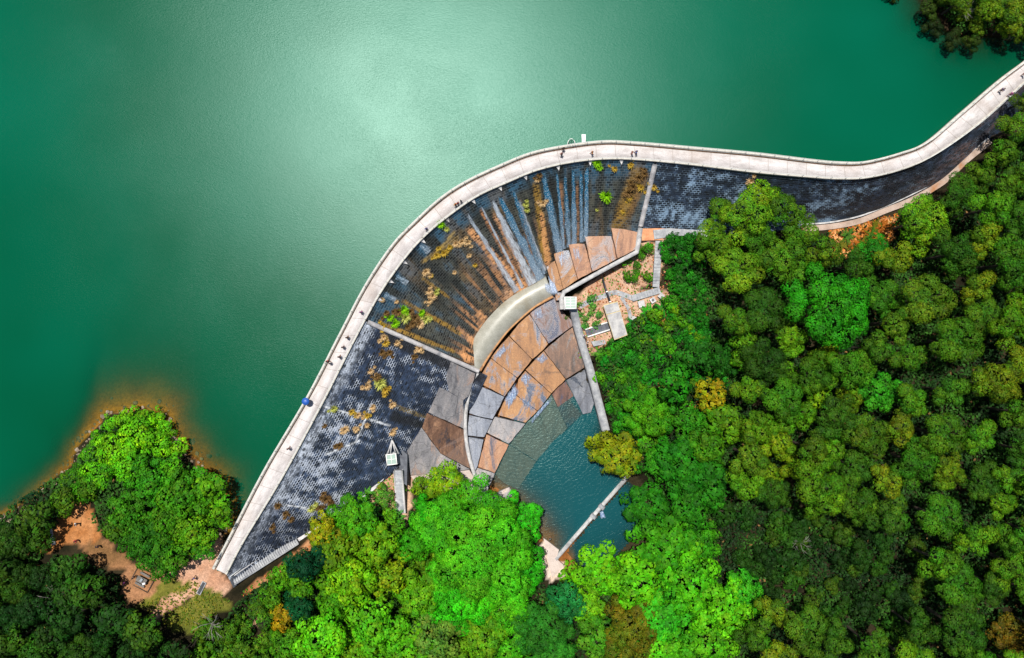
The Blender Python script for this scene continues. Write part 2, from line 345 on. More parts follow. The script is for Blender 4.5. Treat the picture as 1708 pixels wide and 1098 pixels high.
# ------------------------------------------------------------------ the dam: crest curve
ZC = 20.0; ZW = 18.9
OUT = [(356, 948), (383, 897), (442, 783), (513, 662), (566, 560), (610, 476), (654, 410), (691, 371), (735, 331), (778, 303), (833, 277), (886, 256), (945, 244), (1005, 237), (1059, 239), (1150, 247), (1259, 257), (1350, 268), (1396, 272), (1441, 271), (1498, 257), (1544, 238), (1602, 189), (1664, 136), (1708, 103), (1790, 40), (1850, -5)]
INN = [(377, 958), (408, 900), (472, 794), (538, 672), (595, 560), (636, 486), (678, 427), (712, 390), (752, 357), (796, 327), (846, 304), (895, 284), (950, 271), (1007, 265), (1062, 266), (1150, 274), (1259, 287), (1350, 295), (1398, 298), (1447, 296), (1508, 281), (1560, 257), (1628, 209), (1680, 163), (1730, 118), (1810, 58), (1870, 15)]
cr = np.array([np.r_[W(*o, ZC)[:2], W(*i, ZC)[:2]] for o, i in zip(OUT, INN)])
mid = np.c_[(cr[:, :2] + cr[:, 2:]) / 2, cr]
crv, crs = resample(catmull(mid), 0.35)
MIDC, OC, IC = crv[:, :2], crv[:, 2:4], crv[:, 4:6]
def crest_t(px, py):
    p = W(px, py, ZC)[:2]; return int(np.argmin(np.hypot(*(IC - p).T)))

dam = empty('dam', (0, 0, 0))
tag(dam, 'long curving stone dam with a pale walkway crest and a fan-shaped stepped spillway', 'dam')
def strip_solid(name, A, B, z0, z1, mat, parent, ext=0.0):
    """solid strip between plan curves A and B from z0 (top) to z1"""
    n = len(A); V = np.vstack([np.c_[A, np.full(n, z0)], np.c_[B, np.full(n, z0)], np.c_[A, np.full(n, z1)], np.c_[B, np.full(n, z1)]])
    i = np.arange(n - 1); q = lambda a, b: np.stack([a + i, a + i + 1, b + i + 1, b + i], 1)
    Q = np.vstack([q(n, 0), q(0, 2 * n), q(3 * n, n), q(2 * n, 3 * n)])
    Q = np.vstack([Q, [[0, n, 3 * n, 2 * n]], [[n - 1, 3 * n - 1, 4 * n - 1, 2 * n - 1]]])
    return link(name, np_mesh(name, V, Q), mat, parent)
wv = IC - OC; wl = np.linalg.norm(wv, axis=1)[:, None]; wn = wv / wl
cw_ = strip_solid('crest_walkway', OC + wn * 0.05, IC + wn * 0.12, ZC, ZC - 0.35, M['crest'], dam)
_uv = cw_.data.uv_layers.new(name='UVMap'); _li = np.empty(len(cw_.data.loops), np.int32); cw_.data.loops.foreach_get('vertex_index', _li)
_uv.data.foreach_set('uv', np.stack([np.tile(crs, 4)[_li], ((_li // len(OC)) % 2) * 2.6], 1).astype(np.float32).ravel())
strip_solid('upstream_wall', OC + wn * 0.10, OC + wn * 1.2, ZC - 0.35, 4.0, M['rib'], dam)
strip_solid('upstream_parapet', OC - wn * 0.12, OC + wn * 0.30, ZC + 0.45, ZC - 0.9, M['kerb'], dam)
strip_solid('crest_gutter', OC + wn * 0.302, OC + wn * 0.46, ZC + 0.012, ZC - 0.2, M['lip'], dam)
strip_solid('downstream_kerb', IC - wn * 0.10, IC + wn * 0.16, ZC + 0.12, ZC - 0.4, M['kerb'], dam)

# downstream faces: matched (crest px) -> (base px, base z)
FL = [((610, 536), (803, 622, 3)), ((573, 600), (775, 680, 3)), ((537, 674), (718, 725, 4)), ((502, 738), (668, 765, 7)), ((471, 795), (610, 816, 9.5)), ((440, 846), (545, 860, 12)), ((408, 900), (468, 905, 15)), ((377, 958), (383, 968, 19.4))]
FS = [((612, 533), (792, 611, 3.2)), ((650, 468), (789, 566, 3.2)), ((690, 414), (810, 536, 3.2)), ((735, 370), (838, 506, 3.2)), ((775, 341), (868, 485, 3.2)), ((815, 317), (895, 471, 3.4)), ((870, 294), (918, 442, 4.2)), ((905, 281), (933, 424, 5)), ((950, 271), (955, 412, 6.2)), ((985, 267), (976, 404, 7.3)), ((1040, 265), (1020, 388, 8.7)), ((1092, 268), (1069, 384, 10))]
FE = [((1094, 268), (1070, 382, 10)), ((1200, 280), (1195, 382, 10)), ((1350, 295), (1350, 373, 10.2)), ((1447, 296), (1462, 353, 11.5)), ((1560, 257), (1572, 302, 14)), ((1628, 209), (1645, 234, 16.5)), ((1708, 137), (1722, 152, 18.5)), ((1868, 17), (1880, 27, 19.4))]
def build_face(pairs, step_v=0.3):
    tt = np.array([crest_t(*p[0]) for p in pairs]); bb = np.array([W(*p[1]) for p in pairs])
    o = np.argsort(tt); tt, bb = tt[o], bb[o]
    t = np.linspace(tt[0], tt[-1], int((tt[-1] - tt[0]) * 1.4) + 2)
    idx = np.arange(len(IC))
    top = np.stack([np.interp(t, idx, IC[:, 0]), np.interp(t, idx, IC[:, 1]), np.full(len(t), ZC - 0.2)], 1)
    base = np.stack([np.interp(t, tt, bb[:, k]) for k in range(3)], 1)
    k = 15; ker = np.hanning(2 * k + 1); ker /= ker.sum()
    for c in range(3):
        pad = np.r_[2 * base[0, c] - base[k:0:-1, c], base[:, c], 2 * base[-1, c] - base[-2:-k - 2:-1, c]]
        base[:, c] = np.convolve(pad, ker, 'valid')
    L = np.linalg.norm(base - top, axis=1); nv = int(L.max() / step_v) + 2
    vv = np.linspace(0, 1, nv)
    V = top[:, None] * (1 - vv)[None, :, None] + base[:, None] * vv[None, :, None]
    ext = V[:, -1] + (base - top) / L[:, None] * 1.6       # toe runs on below the ground
    V = np.concatenate([V, ext[:, None]], 1)
    s = np.r_[0, np.cumsum(np.hypot(*np.diff(top[:, :2], axis=0).T))]; sb = np.r_[0, np.cumsum(np.hypot(*np.diff(base[:, :2], axis=0).T))]
    U = (0.5 * (s + sb))[:, None] * np.ones(nv + 1)[None]; vl = np.r_[vv, 1.1]
    VL = L[:, None] * vl[None]
    return V, U, VL, np.ones(len(t))[:, None] * vl[None], top, base
def face_obj(name, V, U, VL, stone, mort, mat):
    nu, nv = V.shape[:2]; me = np_mesh(name, V.reshape(-1, 3), grid_quads(nu, nv)[:, ::-1], True)
    uv = me.uv_layers.new(name='UVMap'); li = np.empty(len(me.loops), np.int32); me.loops.foreach_get('vertex_index', li)
    uu = np.stack([U.ravel(), VL.ravel()], 1)[li]; uv.data.foreach_set('uv', uu.astype(np.float32).ravel())
    col_attr(me, 'Stone', stone.reshape(-1, 3)); col_attr(me, 'Mort', mort.reshape(-1, 3))
    return link(name, me, mat, dam)
def streak(px, py, seg, w0, w1, s=0):
    """soft mask of a run of staining from seg[0] down to seg[1], ragged edges"""
    d, t, _ = segdist(px, py, seg); wd = w0 + (w1 - w0) * t
    n = vnoise(px * 0.9, py * 0.9, s) * 0.7 + vnoise(px * 0.3, py * 0.3, s + 3) * 0.6
    return sm(wd * (0.65 + 0.55 * n) - d, 0, np.maximum(1.2, wd * 0.55)) * sm(t, -0.01, 0.10) 

# left face: dark stone, white mortar and efflorescence
V, U, VL, VN, t_, b_ = build_face(FL); px, py = P(V[..., 0], V[..., 1], V[..., 2])
n1 = fbm(U * 0.55, VL * 0.55, 1); n2 = fbm(U * 0.12, VL * 0.16, 5); n3 = fbm(U * 0.9, VL * 0.3, 9)
st = mixc((0.004, 0.008, 0.019), (0.017, 0.030, 0.062), sm(n1, 0.35, 0.7))
st = mixc(st, (0.30, 0.33, 0.38), sm(2.0 + 2.2 * n2 - VL, 0, 2.2) * (0.25 + 0.65 * n3))
nf = fbm(U * 1.3, VL * 1.0, 13)
st = mixc(st, (0.50, 0.54, 0.62), sm(n2 * 0.7 + 0.5 * nf, 0.75, 0.82) * 0.35)
mo = mixc((0.022, 0.036, 0.066), (0.50, 0.56, 0.66), np.clip(sm(n2 * 0.55 + nf * 0.65, 0.56, 0.74), 0, 1))
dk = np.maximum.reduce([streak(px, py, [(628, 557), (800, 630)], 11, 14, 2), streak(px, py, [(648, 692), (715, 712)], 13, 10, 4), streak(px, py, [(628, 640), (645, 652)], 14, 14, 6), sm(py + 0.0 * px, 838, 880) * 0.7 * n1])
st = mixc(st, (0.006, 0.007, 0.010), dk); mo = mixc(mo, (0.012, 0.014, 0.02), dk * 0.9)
yl = streak(px, py, [(660, 678), (712, 697)], 5, 4, 12); st = mixc(st, (0.10, 0.07, 0.02), yl)
for seg in ([(535, 676), (650, 710)], [(473, 842), (532, 852)], [(592, 740), (620, 675)], [(540, 760), (600, 735)]):
    k = streak(px, py, seg, 1.8, 1.8, 20); st = mixc(st, (0.45, 0.47, 0.5), k); mo = mixc(mo, (0.5, 0.52, 0.55), k)
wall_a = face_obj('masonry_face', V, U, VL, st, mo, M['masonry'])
wall_a['label'] = 'dark masonry face with white mortar and efflorescence'
# spillway face
V, U, VL, VN, sp_top, sp_base = build_face(FS); px, py = P(V[..., 0], V[..., 1], V[..., 2])
n1 = fbm(U * 0.8, VL * 0.12, 31); n2 = fbm(U * 0.35, VL * 0.05, 35); n3 = fbm(U * 1.2, VL * 0.9, 39); n4 = fbm(U * 0.15, VL * 0.2, 41)
st = mixc((0.008, 0.010, 0.009), (0.035, 0.036, 0.028), sm(n1, 0.35, 0.7))
st = mixc(st, (0.013, 0.050, 0.088), np.maximum(sm(2.5 + 4 * n4 - VL, 0, 2.5) * sm(n1, 0.3, 0.6) * 0.9, sm(n1, 0.55, 0.72) * sm(n4, 0.4, 0.6) * 0.7))
st = mixc(st, (0.10, 0.058, 0.018), sm(n2, 0.58, 0.72) * 0.4)
st = mixc(st, (0.30, 0.14, 0.055), sm(fbm(U * 1.6, VL * 0.05, 47), 0.52, 0.66) * sm(VN, 0.35, 0.8) * sm(px, 740, 790) * sm(px, 925, 890) * 0.8)
st = mixc(st, (0.26, 0.13, 0.06), sm(VN + 0.25 * n1, 1.0, 1.12) * sm(n3, 0.42, 0.6) * sm(px, 905, 870) * 0.8)
GOLD, ORG, BRN = (0.17, 0.095, 0.010), (0.40, 0.19, 0.075), (0.15, 0.075, 0.035)
for seg, a, b, c, s, am in (([(778, 378), (872, 482)], 7, 12, ORG, 50, 1), ([(800, 345), (868, 472)], 4, 6, (0.26, 0.115, 0.045), 51, .8), ([(822, 352), (884, 474)], 5, 8, (0.3, 0.15, 0.07), 52, .9), ([(893, 300), (910, 430)], 7, 10, GOLD, 54, .95), ([(902, 350), (914, 440)], 4, 8, ORG, 55, .8),
        ([(1066, 276), (1028, 380)], 15, 13, GOLD, 56, .8), ([(1080, 285), (1050, 360)], 9, 6, (0.12, 0.06, 0.012), 57, .7), ([(668, 500), (768, 556)], 4, 5, GOLD, 58, .9), ([(636, 540), (756, 586)], 5, 4, GOLD, 60, .95), ([(702, 462), (748, 496)], 4, 3, GOLD, 61, .8),
        ([(795, 520), (815, 540)], 10, 6, ORG, 62, .8), ([(762, 545), (792, 572)], 4, 6, ORG, 64, .9), ([(768, 585), (780, 600)], 8, 8, ORG, 66, .8), ([(845, 480), (850, 498)], 10, 10, (0.36, 0.2, 0.11), 68, .8), ([(866, 330), (890, 440)], 3, 4, BRN, 69, .8), ([(935, 300), (940, 410)], 4, 4, (0.17, 0.08, 0.035), 70, .8), ([(963, 300), (964, 400)], 2.5, 3, (0.17, 0.08, 0.035), 71, .8), ([(760, 385), (730, 420)], 3, 3, (0.3, 0.2, 0.05), 72, .6), ([(700, 440), (762, 396)], 4, 5, (0.24, 0.15, 0.03), 73, .6)):
    k = streak(px, py, seg, a, b, s) * am * (0.55 + 0.6 * n3); st = mixc(st, c, np.clip(k, 0, 1))
mo = mixc(st * 2.2 + 0.012, (0.10, 0.11, 0.11), sm(n4, 0.45, 0.7) * 0.6)
sp = face_obj('spillway_face', V, U, VL, st, mo, M['spillmasonry']); sp['label'] = 'streaked fan-shaped spillway face'
SPV = V
# east face
V, U, VL, VN, t_, b_ = build_face(FE); px, py = P(V[..., 0], V[..., 1], V[..., 2])
n1 = fbm(U * 0.55, VL * 0.7, 81); n2 = fbm(U * 0.13, VL * 0.3, 85); n3 = fbm(U * 1.1, VL * 0.5, 89)
st = mixc((0.004, 0.007, 0.013), (0.016, 0.028, 0.052), sm(n1, 0.35, 0.7))
fade = 1 - 0.65 * sm(px, 1420, 1560)
nf = fbm(U * 1.5, VL * 1.3, 93)
st = mixc(st, (0.24, 0.36, 0.50), sm(n2 * 0.6 + 0.6 * nf, 0.72, 0.81) * fade * .45)
st = mixc(st, (0.10, 0.05, 0.03), sm(px, 1440, 1600) * sm(n2, 0.4, 0.6) * 0.6)
mo = mixc((0.015, 0.025, 0.04), (0.26, 0.38, 0.52), sm(n2 * 0.6 + nf * 0.6, 0.56, 0.76) * fade)
east = face_obj('masonry_face', V, U, VL, st, mo, M['masonry']); east['label'] = 'navy masonry face with pale blotches'

def bvh_of(objs):
    vs_, fs_ = [], []
    for o in objs:
        k = len(vs_); vs_ += [v.co[:] for v in o.data.vertices]; fs_ += [tuple(i + k for i in p.vertices) for p in o.data.polygons]
    return BVHTree.FromPolygons(vs_, fs_)
FACES = bvh_of([wall_a, sp, east])
def on_face(px, py):
    o = Vector((0, 0, CAMH)); d = (Vector(W(px, py, 0)) - o).normalized()
    h, n, i, dd = FACES.ray_cast(o, d)
    if h is None: return None, None
    return h, (n if n.z > 0 else -n)

def bar(name, pts, wdt, hgt, mat, parent, depth=1.0, taper=0.0):
    """solid wall following 3D points (its top centre line)"""
    pts = np.asarray(pts, float); t = np.gradient(pts[:, :2], axis=0); t /= np.linalg.norm(t, axis=1)[:, None] + 1e-9
    n = np.c_[-t[:, 1], t[:, 0]]; k = len(pts)
    a = np.c_[pts[:, :2] + n * wdt / 2, pts[:, 2]]; b = np.c_[pts[:, :2] - n * wdt / 2, pts[:, 2]]
    a2 = np.c_[pts[:, :2] + n * (wdt / 2 + taper), pts[:, 2] - depth]; b2 = np.c_[pts[:, :2] - n * (wdt / 2 + taper), pts[:, 2] - depth]
    Vv = np.vstack([a, b, a2, b2]); i = np.arange(k - 1); q = lambda x, y: np.stack([x + i, x + i + 1, y + i + 1, y + i], 1)
    Q = np.vstack([q(k, 0), q(0, 2 * k), q(3 * k, k), q(2 * k, 3 * k), [[0, k, 3 * k, 2 * k]], [[k - 1, 3 * k - 1, 4 * k - 1, 2 * k - 1]]])
    me = np_mesh(name, Vv, Q); o = link(name, me, mat, parent)
    return o
def along_face(p0, p1, n=24, lift=0.35):
    out = []
    for t in np.linspace(0, 1, n):
        x, y = p0[0] + (p1[0] - p0[0]) * t, p0[1] + (p1[1] - p0[1]) * t
        for dx, dy in ((0, 0), (-2, 2), (2, -2), (-4, 5), (4, -5), (-7, 8), (7, -8)):
            h, nn = on_face(x + dx, y + dy)
            if h is not None: out.append(W(x, y, h.z + lift)); break
    return np.array(out)
r1 = along_face((613, 537), (799, 620)); bar('dividing_rib', r1, 0.7, 0, M['rib'], dam, 2.2)
r2 = along_face((1093, 274), (1069, 378), lift=0.5); bar('dividing_rib', r2, 0.75, 0, M['rib'], dam, 2.4)
# small buttress wedges under the crest
for k, (qx, qy) in enumerate([(984, 270), (1038, 269), (930, 279), (878, 295), (834, 313), (789, 336), (748, 366), (706, 403), (676, 438), (652, 470), (634, 500)]):
    i = crest_t(qx, qy); p = IC[i]; t = IC[min(i + 1, len(IC) - 1)] - IC[i - 1]; t /= np.linalg.norm(t); nrm = wn[i]
    a, b = p - t * 0.42, p + t * 0.42; o_ = p + nrm * 0.95
    vv = [(*a, 19.7), (*b, 19.7), (*o_, 19.62), (*a, 18.2), (*b, 18.2), (*(p + nrm * 1.3), 18.0)]
    link('crest_buttress', py_mesh('crest_buttress', vv, [(0, 2, 1), (3, 4, 5), (0, 3, 5, 2), (2, 5, 4, 1), (0, 1, 4, 3)]), M['white_wall'], dam)

# pale water-filled ledge at the foot of the fan, with a rusty lip
UA = [(774, 606), (778, 596), (790, 566), (810, 536), (840, 504), (876, 481), (912, 466)]
LA = [(799, 618), (815, 593), (840, 559), (861, 537), (886, 515), (904, 503), (922, 493)]
ua = resample(catmull([np.r_[W(*u, 3.1)[:2], W(*l, 3.1)[:2]] for u, l in zip(UA, LA)]), 0.5)[0]
du = ua[:, 2:] - ua[:, :2]; du /= np.linalg.norm(du, axis=1)[:, None]
strip_solid('spillway_ledge', ua[:, :2] - du * 0.6, ua[:, 2:] - du * 0.02, 3.25, 0.0, M['ledge'], dam)
strip_solid('ledge_lip', ua[:, 2:] - du * 0.02, ua[:, 2:] + du * 0.42, 3.33, -0.5, M['lip'], dam)

# ------------------------------------------------------------------ apron of stepped slabs
apron = empty('spillway_apron'); tag(apron, 'apron of stepped rust-stained slabs fanning out below the spillway ledge', 'apron')
apron_objs = []
def slab(poly, z, mat, parent=apron, name='apron_slab', thick=1.6, shrink=0.08, label=None, facet=True):
    zz = z if isinstance(z, (list, tuple)) else [z] * len(poly)
    p = np.array([W(a[0], a[1], k) for a, k in zip(poly, zz)]); c = p[:, :2].mean(0)
    d = p[:, :2] - c; p[:, :2] = c + d * (1 - shrink / (np.linalg.norm(d, axis=1)[:, None] + 1e-6))
    q = []
    for a_, b_ in zip(p, np.roll(p, -1, 0)):
        m_ = max(1, int(np.linalg.norm(b_ - a_) / 0.9))
        for t in range(m_): q.append(a_ + (b_ - a_) * t / m_ + (rng.normal(size=3) * [.035, .035, 0.0] if t else 0))
    p = np.array(q)
    bm = bmesh.new(); n = len(p)
    top = [bm.verts.new(v) for v in p]; bot = [bm.verts.new((v[0], v[1], v[2] - thick)) for v in p]
    area = sum(p[i][0] * p[(i + 1) % n][1] - p[(i + 1) % n][0] * p[i][1] for i in range(n))
    if area < 0: top.reverse(); bot.reverse()
    f = bm.faces.new(top); bm.faces.new(bot[::-1])
    for i in range(n): bm.faces.new((top[i], bot[i], bot[(i + 1) % n], top[(i + 1) % n]))
    bmesh.ops.bevel(bm, geom=[e for e in f.edges], offset=0.05, segments=1, affect='EDGES')
    if f.is_valid and facet:
        ctr = bmesh.ops.poke(bm, faces=[f])['verts'][0]; ctr.co.z += rng.uniform(-.14, .14); ctr.co.x += rng.uniform(-1, 1); ctr.co.y += rng.uniform(-1, 1)
    bmesh.ops.triangulate(bm, faces=[g for g in bm.faces if len(g.verts) > 4])
    me = bpy.data.meshes.new(name); bm.to_mesh(me); bm.free(); me.update()
    o = link(name, me, mat, parent); apron_objs.append(o)
    if label: o['label'] = label
    return o
SL = [
 # row below the ledge
 ([(881, 520), (922, 494), (935, 498), (939, 520), (961, 540), (915, 574)], 2.4, 'purple'),
 ([(849, 560), (881, 520), (915, 574), (907, 584), (888, 600)], 2.1, 'rust'),
 ([(817, 596), (849, 560), (888, 600), (863, 631)], 1.9, 'rust'),
 ([(804, 620), (817, 596), (863, 631), (842, 662), (796, 638)], 1.7, 'rust'),
 ([(793, 640), (842, 662), (822, 700), (782, 690)], 1.5, 'blueslab'),
 ([(782, 692), (822, 701), (808, 730), (778, 727)], 1.3, 'blueslab'),
 ([(778, 728), (807, 733), (797, 778), (790, 792), (782, 772)], 1.1, 'blueslab'),
 ([(796, 780), (826, 790), (812, 822), (800, 808), (790, 792)], 0.7, 'greyslab'),
 # second row
 ([(907, 585), (956, 543), (972, 573), (975, 614), (944, 633)], 1.5, 'brownstreak'),
 ([(876, 617), (907, 585), (944, 633), (920, 657)], 1.3, 'rust'),
 ([(862, 660), (864, 633), (876, 618), (920, 657), (897, 686)], 1.1, 'rust'),
 ([(830, 693), (843, 664), (862, 660), (897, 686), (877, 706)], 0.9, 'rust'),
 ([(812, 722), (825, 695), (877, 707), (849, 741)], 0.7, 'greyslab'),
 ([(797, 779), (811, 724), (849, 742), (825, 790)], 0.55, 'rustpink'),
 # third row, dipping under the pool
 ([(944, 634), (975, 616), (990, 645), (992, 672), (986, 689), (972, 692)], 0.45, 'darkslab'),
 ([(920, 658), (930, 646), (944, 635), (972, 692), (947, 715)], [0.35, 0.4, 0.4, -0.5, -0.6], 'purple'),
 ([(897, 687), (920, 659), (947, 715), (922, 738)], [-0.2, -0.2, -0.7, -0.7], 'subslab'),
 ([(850, 742), (877, 707), (897, 687), (922, 738), (895, 770)], [-0.2, -0.2, -0.2, -0.7, -0.7], 'subslab'),
 ([(826, 792), (850, 742), (895, 770), (864, 817), (840, 806)], [-0.15, -0.15, -0.7, -0.6, -0.3], 'subslab'),
 # stepped chute below the east end of the spillway
 ([(1019, 380), (1066, 384), (1063, 416), (1030, 432)], 9.6, 'rustpink'),
 ([(975, 394), (1019, 389), (1030, 432), (988, 454)], 8.2, 'rustpink'),
 ([(948, 408), (975, 405), (988, 454), (964, 467)], 6.9, 'rustpink'),
 ([(923, 422), (948, 413), (964, 467), (940, 483)], 5.6, 'rust'),
 ([(907, 433), (924, 429), (940, 483), (926, 489), (919, 470)], 4.4, 'rust'),
 ([(925, 488), (936, 487), (937, 502), (927, 502)], 3.6, 'rust'),
]
for poly, z, m in SL: slab(poly, z, M[m])
# left-hand slabs at the foot of the long masonry face
bank = empty('concrete_bank'); tag(bank, 'grey and brown concrete slabs sloping from the stone face to the curved kerb', 'slabs')
def zf(px, py, add=0.12):
    h, n = on_face(px, py); return (h.z + add) if h is not None else 3.0
def wslab(poly, zs, m, label=None):
    zz = [zf(p[0], p[1]) if z is None else max(z, zf(p[0], p[1], 0.2) if on_face(p[0], p[1])[0] is not None else -9) for p, z in zip(poly, zs)]
    slab(poly, zz, M[m], bank, 'bank_slab', 2.2, 0.04, label)
wslab([(752, 603), (793, 623), (782, 661), (773, 668), (748, 653), (744, 628)], [None, 3.6, 3.0, 3.0, None, None], 'greyslab')
wslab([(733, 646), (748, 653), (773, 668), (774, 716), (714, 688)], [None, None, 2.9, 2.7, None], 'greyslab', 'broad pale grey slab')
wslab([(712, 689), (774, 717), (785, 782), (735, 757), (704, 713)], [None, 2.65, 2.3, 3.4, None], 'brownstreak', 'brown and black streaked slab')
wslab([(703, 713), (735, 757), (784, 783), (760, 787), (684, 793), (679, 752)], [None, 3.4, 2.25, 2.4, 4.4, 5.2], 'greyslab')
wslab([(684, 794), (783, 784), (797, 806), (812, 828), (795, 842), (700, 812)], [4.35, 2.2, 1.6, 1.2, 1.5, 3.6], 'pale', 'pale pinkish slab under the yellow tree')
kc = catmull([W(797, 622, 3.6), W(789, 634, 3.4), W(781, 662, 3.15), W(776, 700, 2.9), W(778, 740, 2.6), W(786, 776, 2.35), W(798, 808, 1.8), W(814, 832, 1.3)], 8)
k_o = bar('curved_kerb_wall', kc, 0.6, 0, M['white_wall'], None, 3.0); tag(k_o, 'low pale wall curving between the grey bank slabs and the stepped apron', 'kerb')

# ------------------------------------------------------------------ terrain
CT = [(797, 620, 1), (776, 680, 1), (715, 725, 2.5), (668, 768, 6), (690, 790, 3.5), (620, 818, 8.6), (550, 862, 11.2), (470, 908, 14.3), (385, 970, 18.9), (345, 990, 19.6), (400, 985, 18.2), (450, 960, 15.6), (520, 910, 12), (655, 760, 6.2), (660, 850, 6), (600, 870, 8.5), (560, 930, 10.5), (700, 840, 4),
 (780, 600, 0), (840, 504, 0), (900, 470, 1), (950, 425, 3), (1020, 400, 6), (1066, 400, 8.5), (1075, 395, 9.6), (1140, 388, 9.6), (1200, 390, 9.6), (1350, 380, 9.9), (1462, 362, 11.2), (1572, 310, 13.8), (1650, 240, 16.4), (1730, 160, 18.6), (1890, 40, 19.6),
 (1085, 440, 8), (1050, 450, 6.8), (1000, 490, 5.2), (965, 520, 4.3), (975, 560, 3.6), (1020, 540, 5), (1075, 490, 7.2), (1110, 495, 8), (1000, 600, 3.6), (1000, 640, 3.0), (1020, 700, 2.6), (1020, 730, 1.2), (1055, 790, 0.6), (1070, 840, -0.8), (1120, 850, 1.6), (1100, 700, 6), (1250, 600, 9), (1400, 700, 12), (1600, 600, 16), (1720, 800, 20), (1500, 900, 14), (1300, 900, 8), (1150, 950, 3), (1000, 1000, 0.8), (945, 955, 0.6), (1200, 450, 9.5), (1400, 450, 11), (1520, 380, 13), (1650, 330, 17), (1760, 250, 20), (1900, 500, 24),
 (870, 760, -3.5), (960, 750, -3.5), (1005, 790, -2.6), (940, 850, -2.6), (995, 850, -3.0), (985, 890, -3.0), (1030, 850, -3.2), (1045, 830, -2.8), (970, 925, -2.2), (905, 878, -0.40), (925, 893, -0.5), (893, 850, -0.5), (880, 858, -0.25), (915, 860, -1.0), (862, 838, -0.1), (925, 905, -0.5), (912, 915, 0.5), (990, 690, -2.5), (850, 700, -2.2), (805, 690, -1), (900, 600, -1.2), (950, 560, -0.5), (840, 560, -1), (845, 830, 0.3), (820, 850, 1.2), (860, 880, 1.0), (890, 930, 1.0), (800, 900, 2.4), (830, 990, 1.8), (930, 975, 0.8),
 (500, 1098, 12), (700, 1098, 6), (850, 1098, 3), (1000, 1100, 1), (1200, 1100, 5), (1500, 1100, 12), (1720, 1100, 20), (1900, 1100, 26), (300, 1098, 20), (700, 960, 5), (420, 1040, 16.5), (1000, 1400, 0), (600, 1400, 8), (1500, 1400, 14), (100, 1400, 26), (2200, 800, 32), (2200, 200, 28),
 (250, 800, 21), (180, 770, 20.2), (110, 850, 20), (60, 900, 21), (200, 900, 20.3), (240, 970, 20.2), (100, 1000, 22), (0, 950, 21.5), (0, 1098, 25), (200, 1098, 22), (300, 960, 20), (350, 930, 19.9), (340, 850, 20), (-200, 1000, 24), (-600, 1200, 35),
 (700, 470, 0), (850, 380, 2), (560, 680, 6), (960, 340, 5), (470, 850, 13.5), (1200, 330, 8), (1660, 30, 20), (1800, -40, 22), (2000, -300, 26)]
cp = np.array([W(*c) for c in CT]); 
_K = np.sqrt(((cp[:, None, :2] - cp[None, :, :2]) ** 2).sum(-1) + 1.0)
_A = np.block([[_K, np.ones((len(cp), 1))], [np.ones((1, len(cp))), np.zeros((1, 1))]])
_w = np.linalg.solve(_A, np.r_[cp[:, 2], 0])
def rbf(x, y):
    out = np.full(x.shape, _w[-1])
    for (a, b, _), k in zip(cp, _w[:-1]): out = out + k * np.sqrt((x - a) ** 2 + (y - b) ** 2 + 1.0)
    return out
def axis(lo, hi, st, far):
    a = np.arange(lo, hi + st, st); e = np.cumsum(st * 1.25 ** np.arange(1, 26)); e = e[e < far]
    return np.r_[lo - e[::-1], a, a[-1] + e]
GX, GY = axis(-96, 96, 0.7, 700), axis(-64, 64, 0.7, 700)
X, Y = np.meshgrid(GX, GY, indexing='ij')
SH1 = [W(*p, ZW)[:2] for p in [(-4000, 900), (-60, 878), (0, 866), (60, 828), (112, 778), (128, 745), (182, 692), (232, 683), (272, 690), (288, 742), (330, 768), (372, 806), (386, 850), (378, 886), (386, 892), (392, 886)]]
LAND1 = SH1 + [W(*p, ZW)[:2] for p in [(420, 900), (420, 5000), (-4000, 5000)]]
SH2 = [W(*p, ZW)[:2] for p in [(1528, -4000), (1528, -20), (1540, 18), (1566, 40), (1592, 66), (1640, 62), (1670, 66), (1692, 60), (1720, 44), (1830, -10)]]
LAND2 = SH2 + [W(*p, ZW)[:2] for p in [(6000, -10), (6000, -4000)]]
CRX = np.vstack([W(300, 1060, ZC)[:2] + (MIDC[0] - W(300, 1060, ZC)[:2]) * 0, W(335, 1000, ZC)[:2], MIDC[::6], MIDC[-1:], [MIDC[-1] + (MIDC[-1] - MIDC[-8]) / np.linalg.norm(MIDC[-1] - MIDC[-8]) * 900]])
CRX = np.vstack([CRX[0] + (CRX[0] - CRX[1]) / np.linalg.norm(CRX[0] - CRX[1]) * 900, CRX])
def side_of(x, y):
    d, t, s = segdist(x, y, CRX); return d * s       # + = reservoir side
SD = side_of(X, Y)
base_h = rbf(X, Y)
rough_ = (fbm(X * 0.18, Y * 0.18, 200) - 0.5) * 1.6
l1, l2 = inpoly(X, Y, LAND1), inpoly(X, Y, LAND2)
wob = (fbm(X * 0.35, Y * 0.35, 210) - 0.5) * 2.0
d1 = np.where(l1, 1, -1) * segdist(X, Y, SH1)[0] + wob; d2 = np.where(l2, 1, -1) * segdist(X, Y, SH2)[0] + wob
dl = np.maximum(d1, d2)
up = np.where(dl > 0, np.minimum(ZW + 0.45 * dl, np.maximum(base_h, ZW + 0.25)), np.maximum(ZW + (0.30 + 0.5 * sm(165 - P(X, Y, ZW)[0], 0, 70) + 0.25 * sm(P(X, Y, ZW)[0], 300, 380)) * dl, 6.0))
H = np.where(SD > 0, up, np.clip(base_h + rough_ * sm(np.abs(SD), 2, 14) * 0.5, -5, 60))
from_h = H.copy()
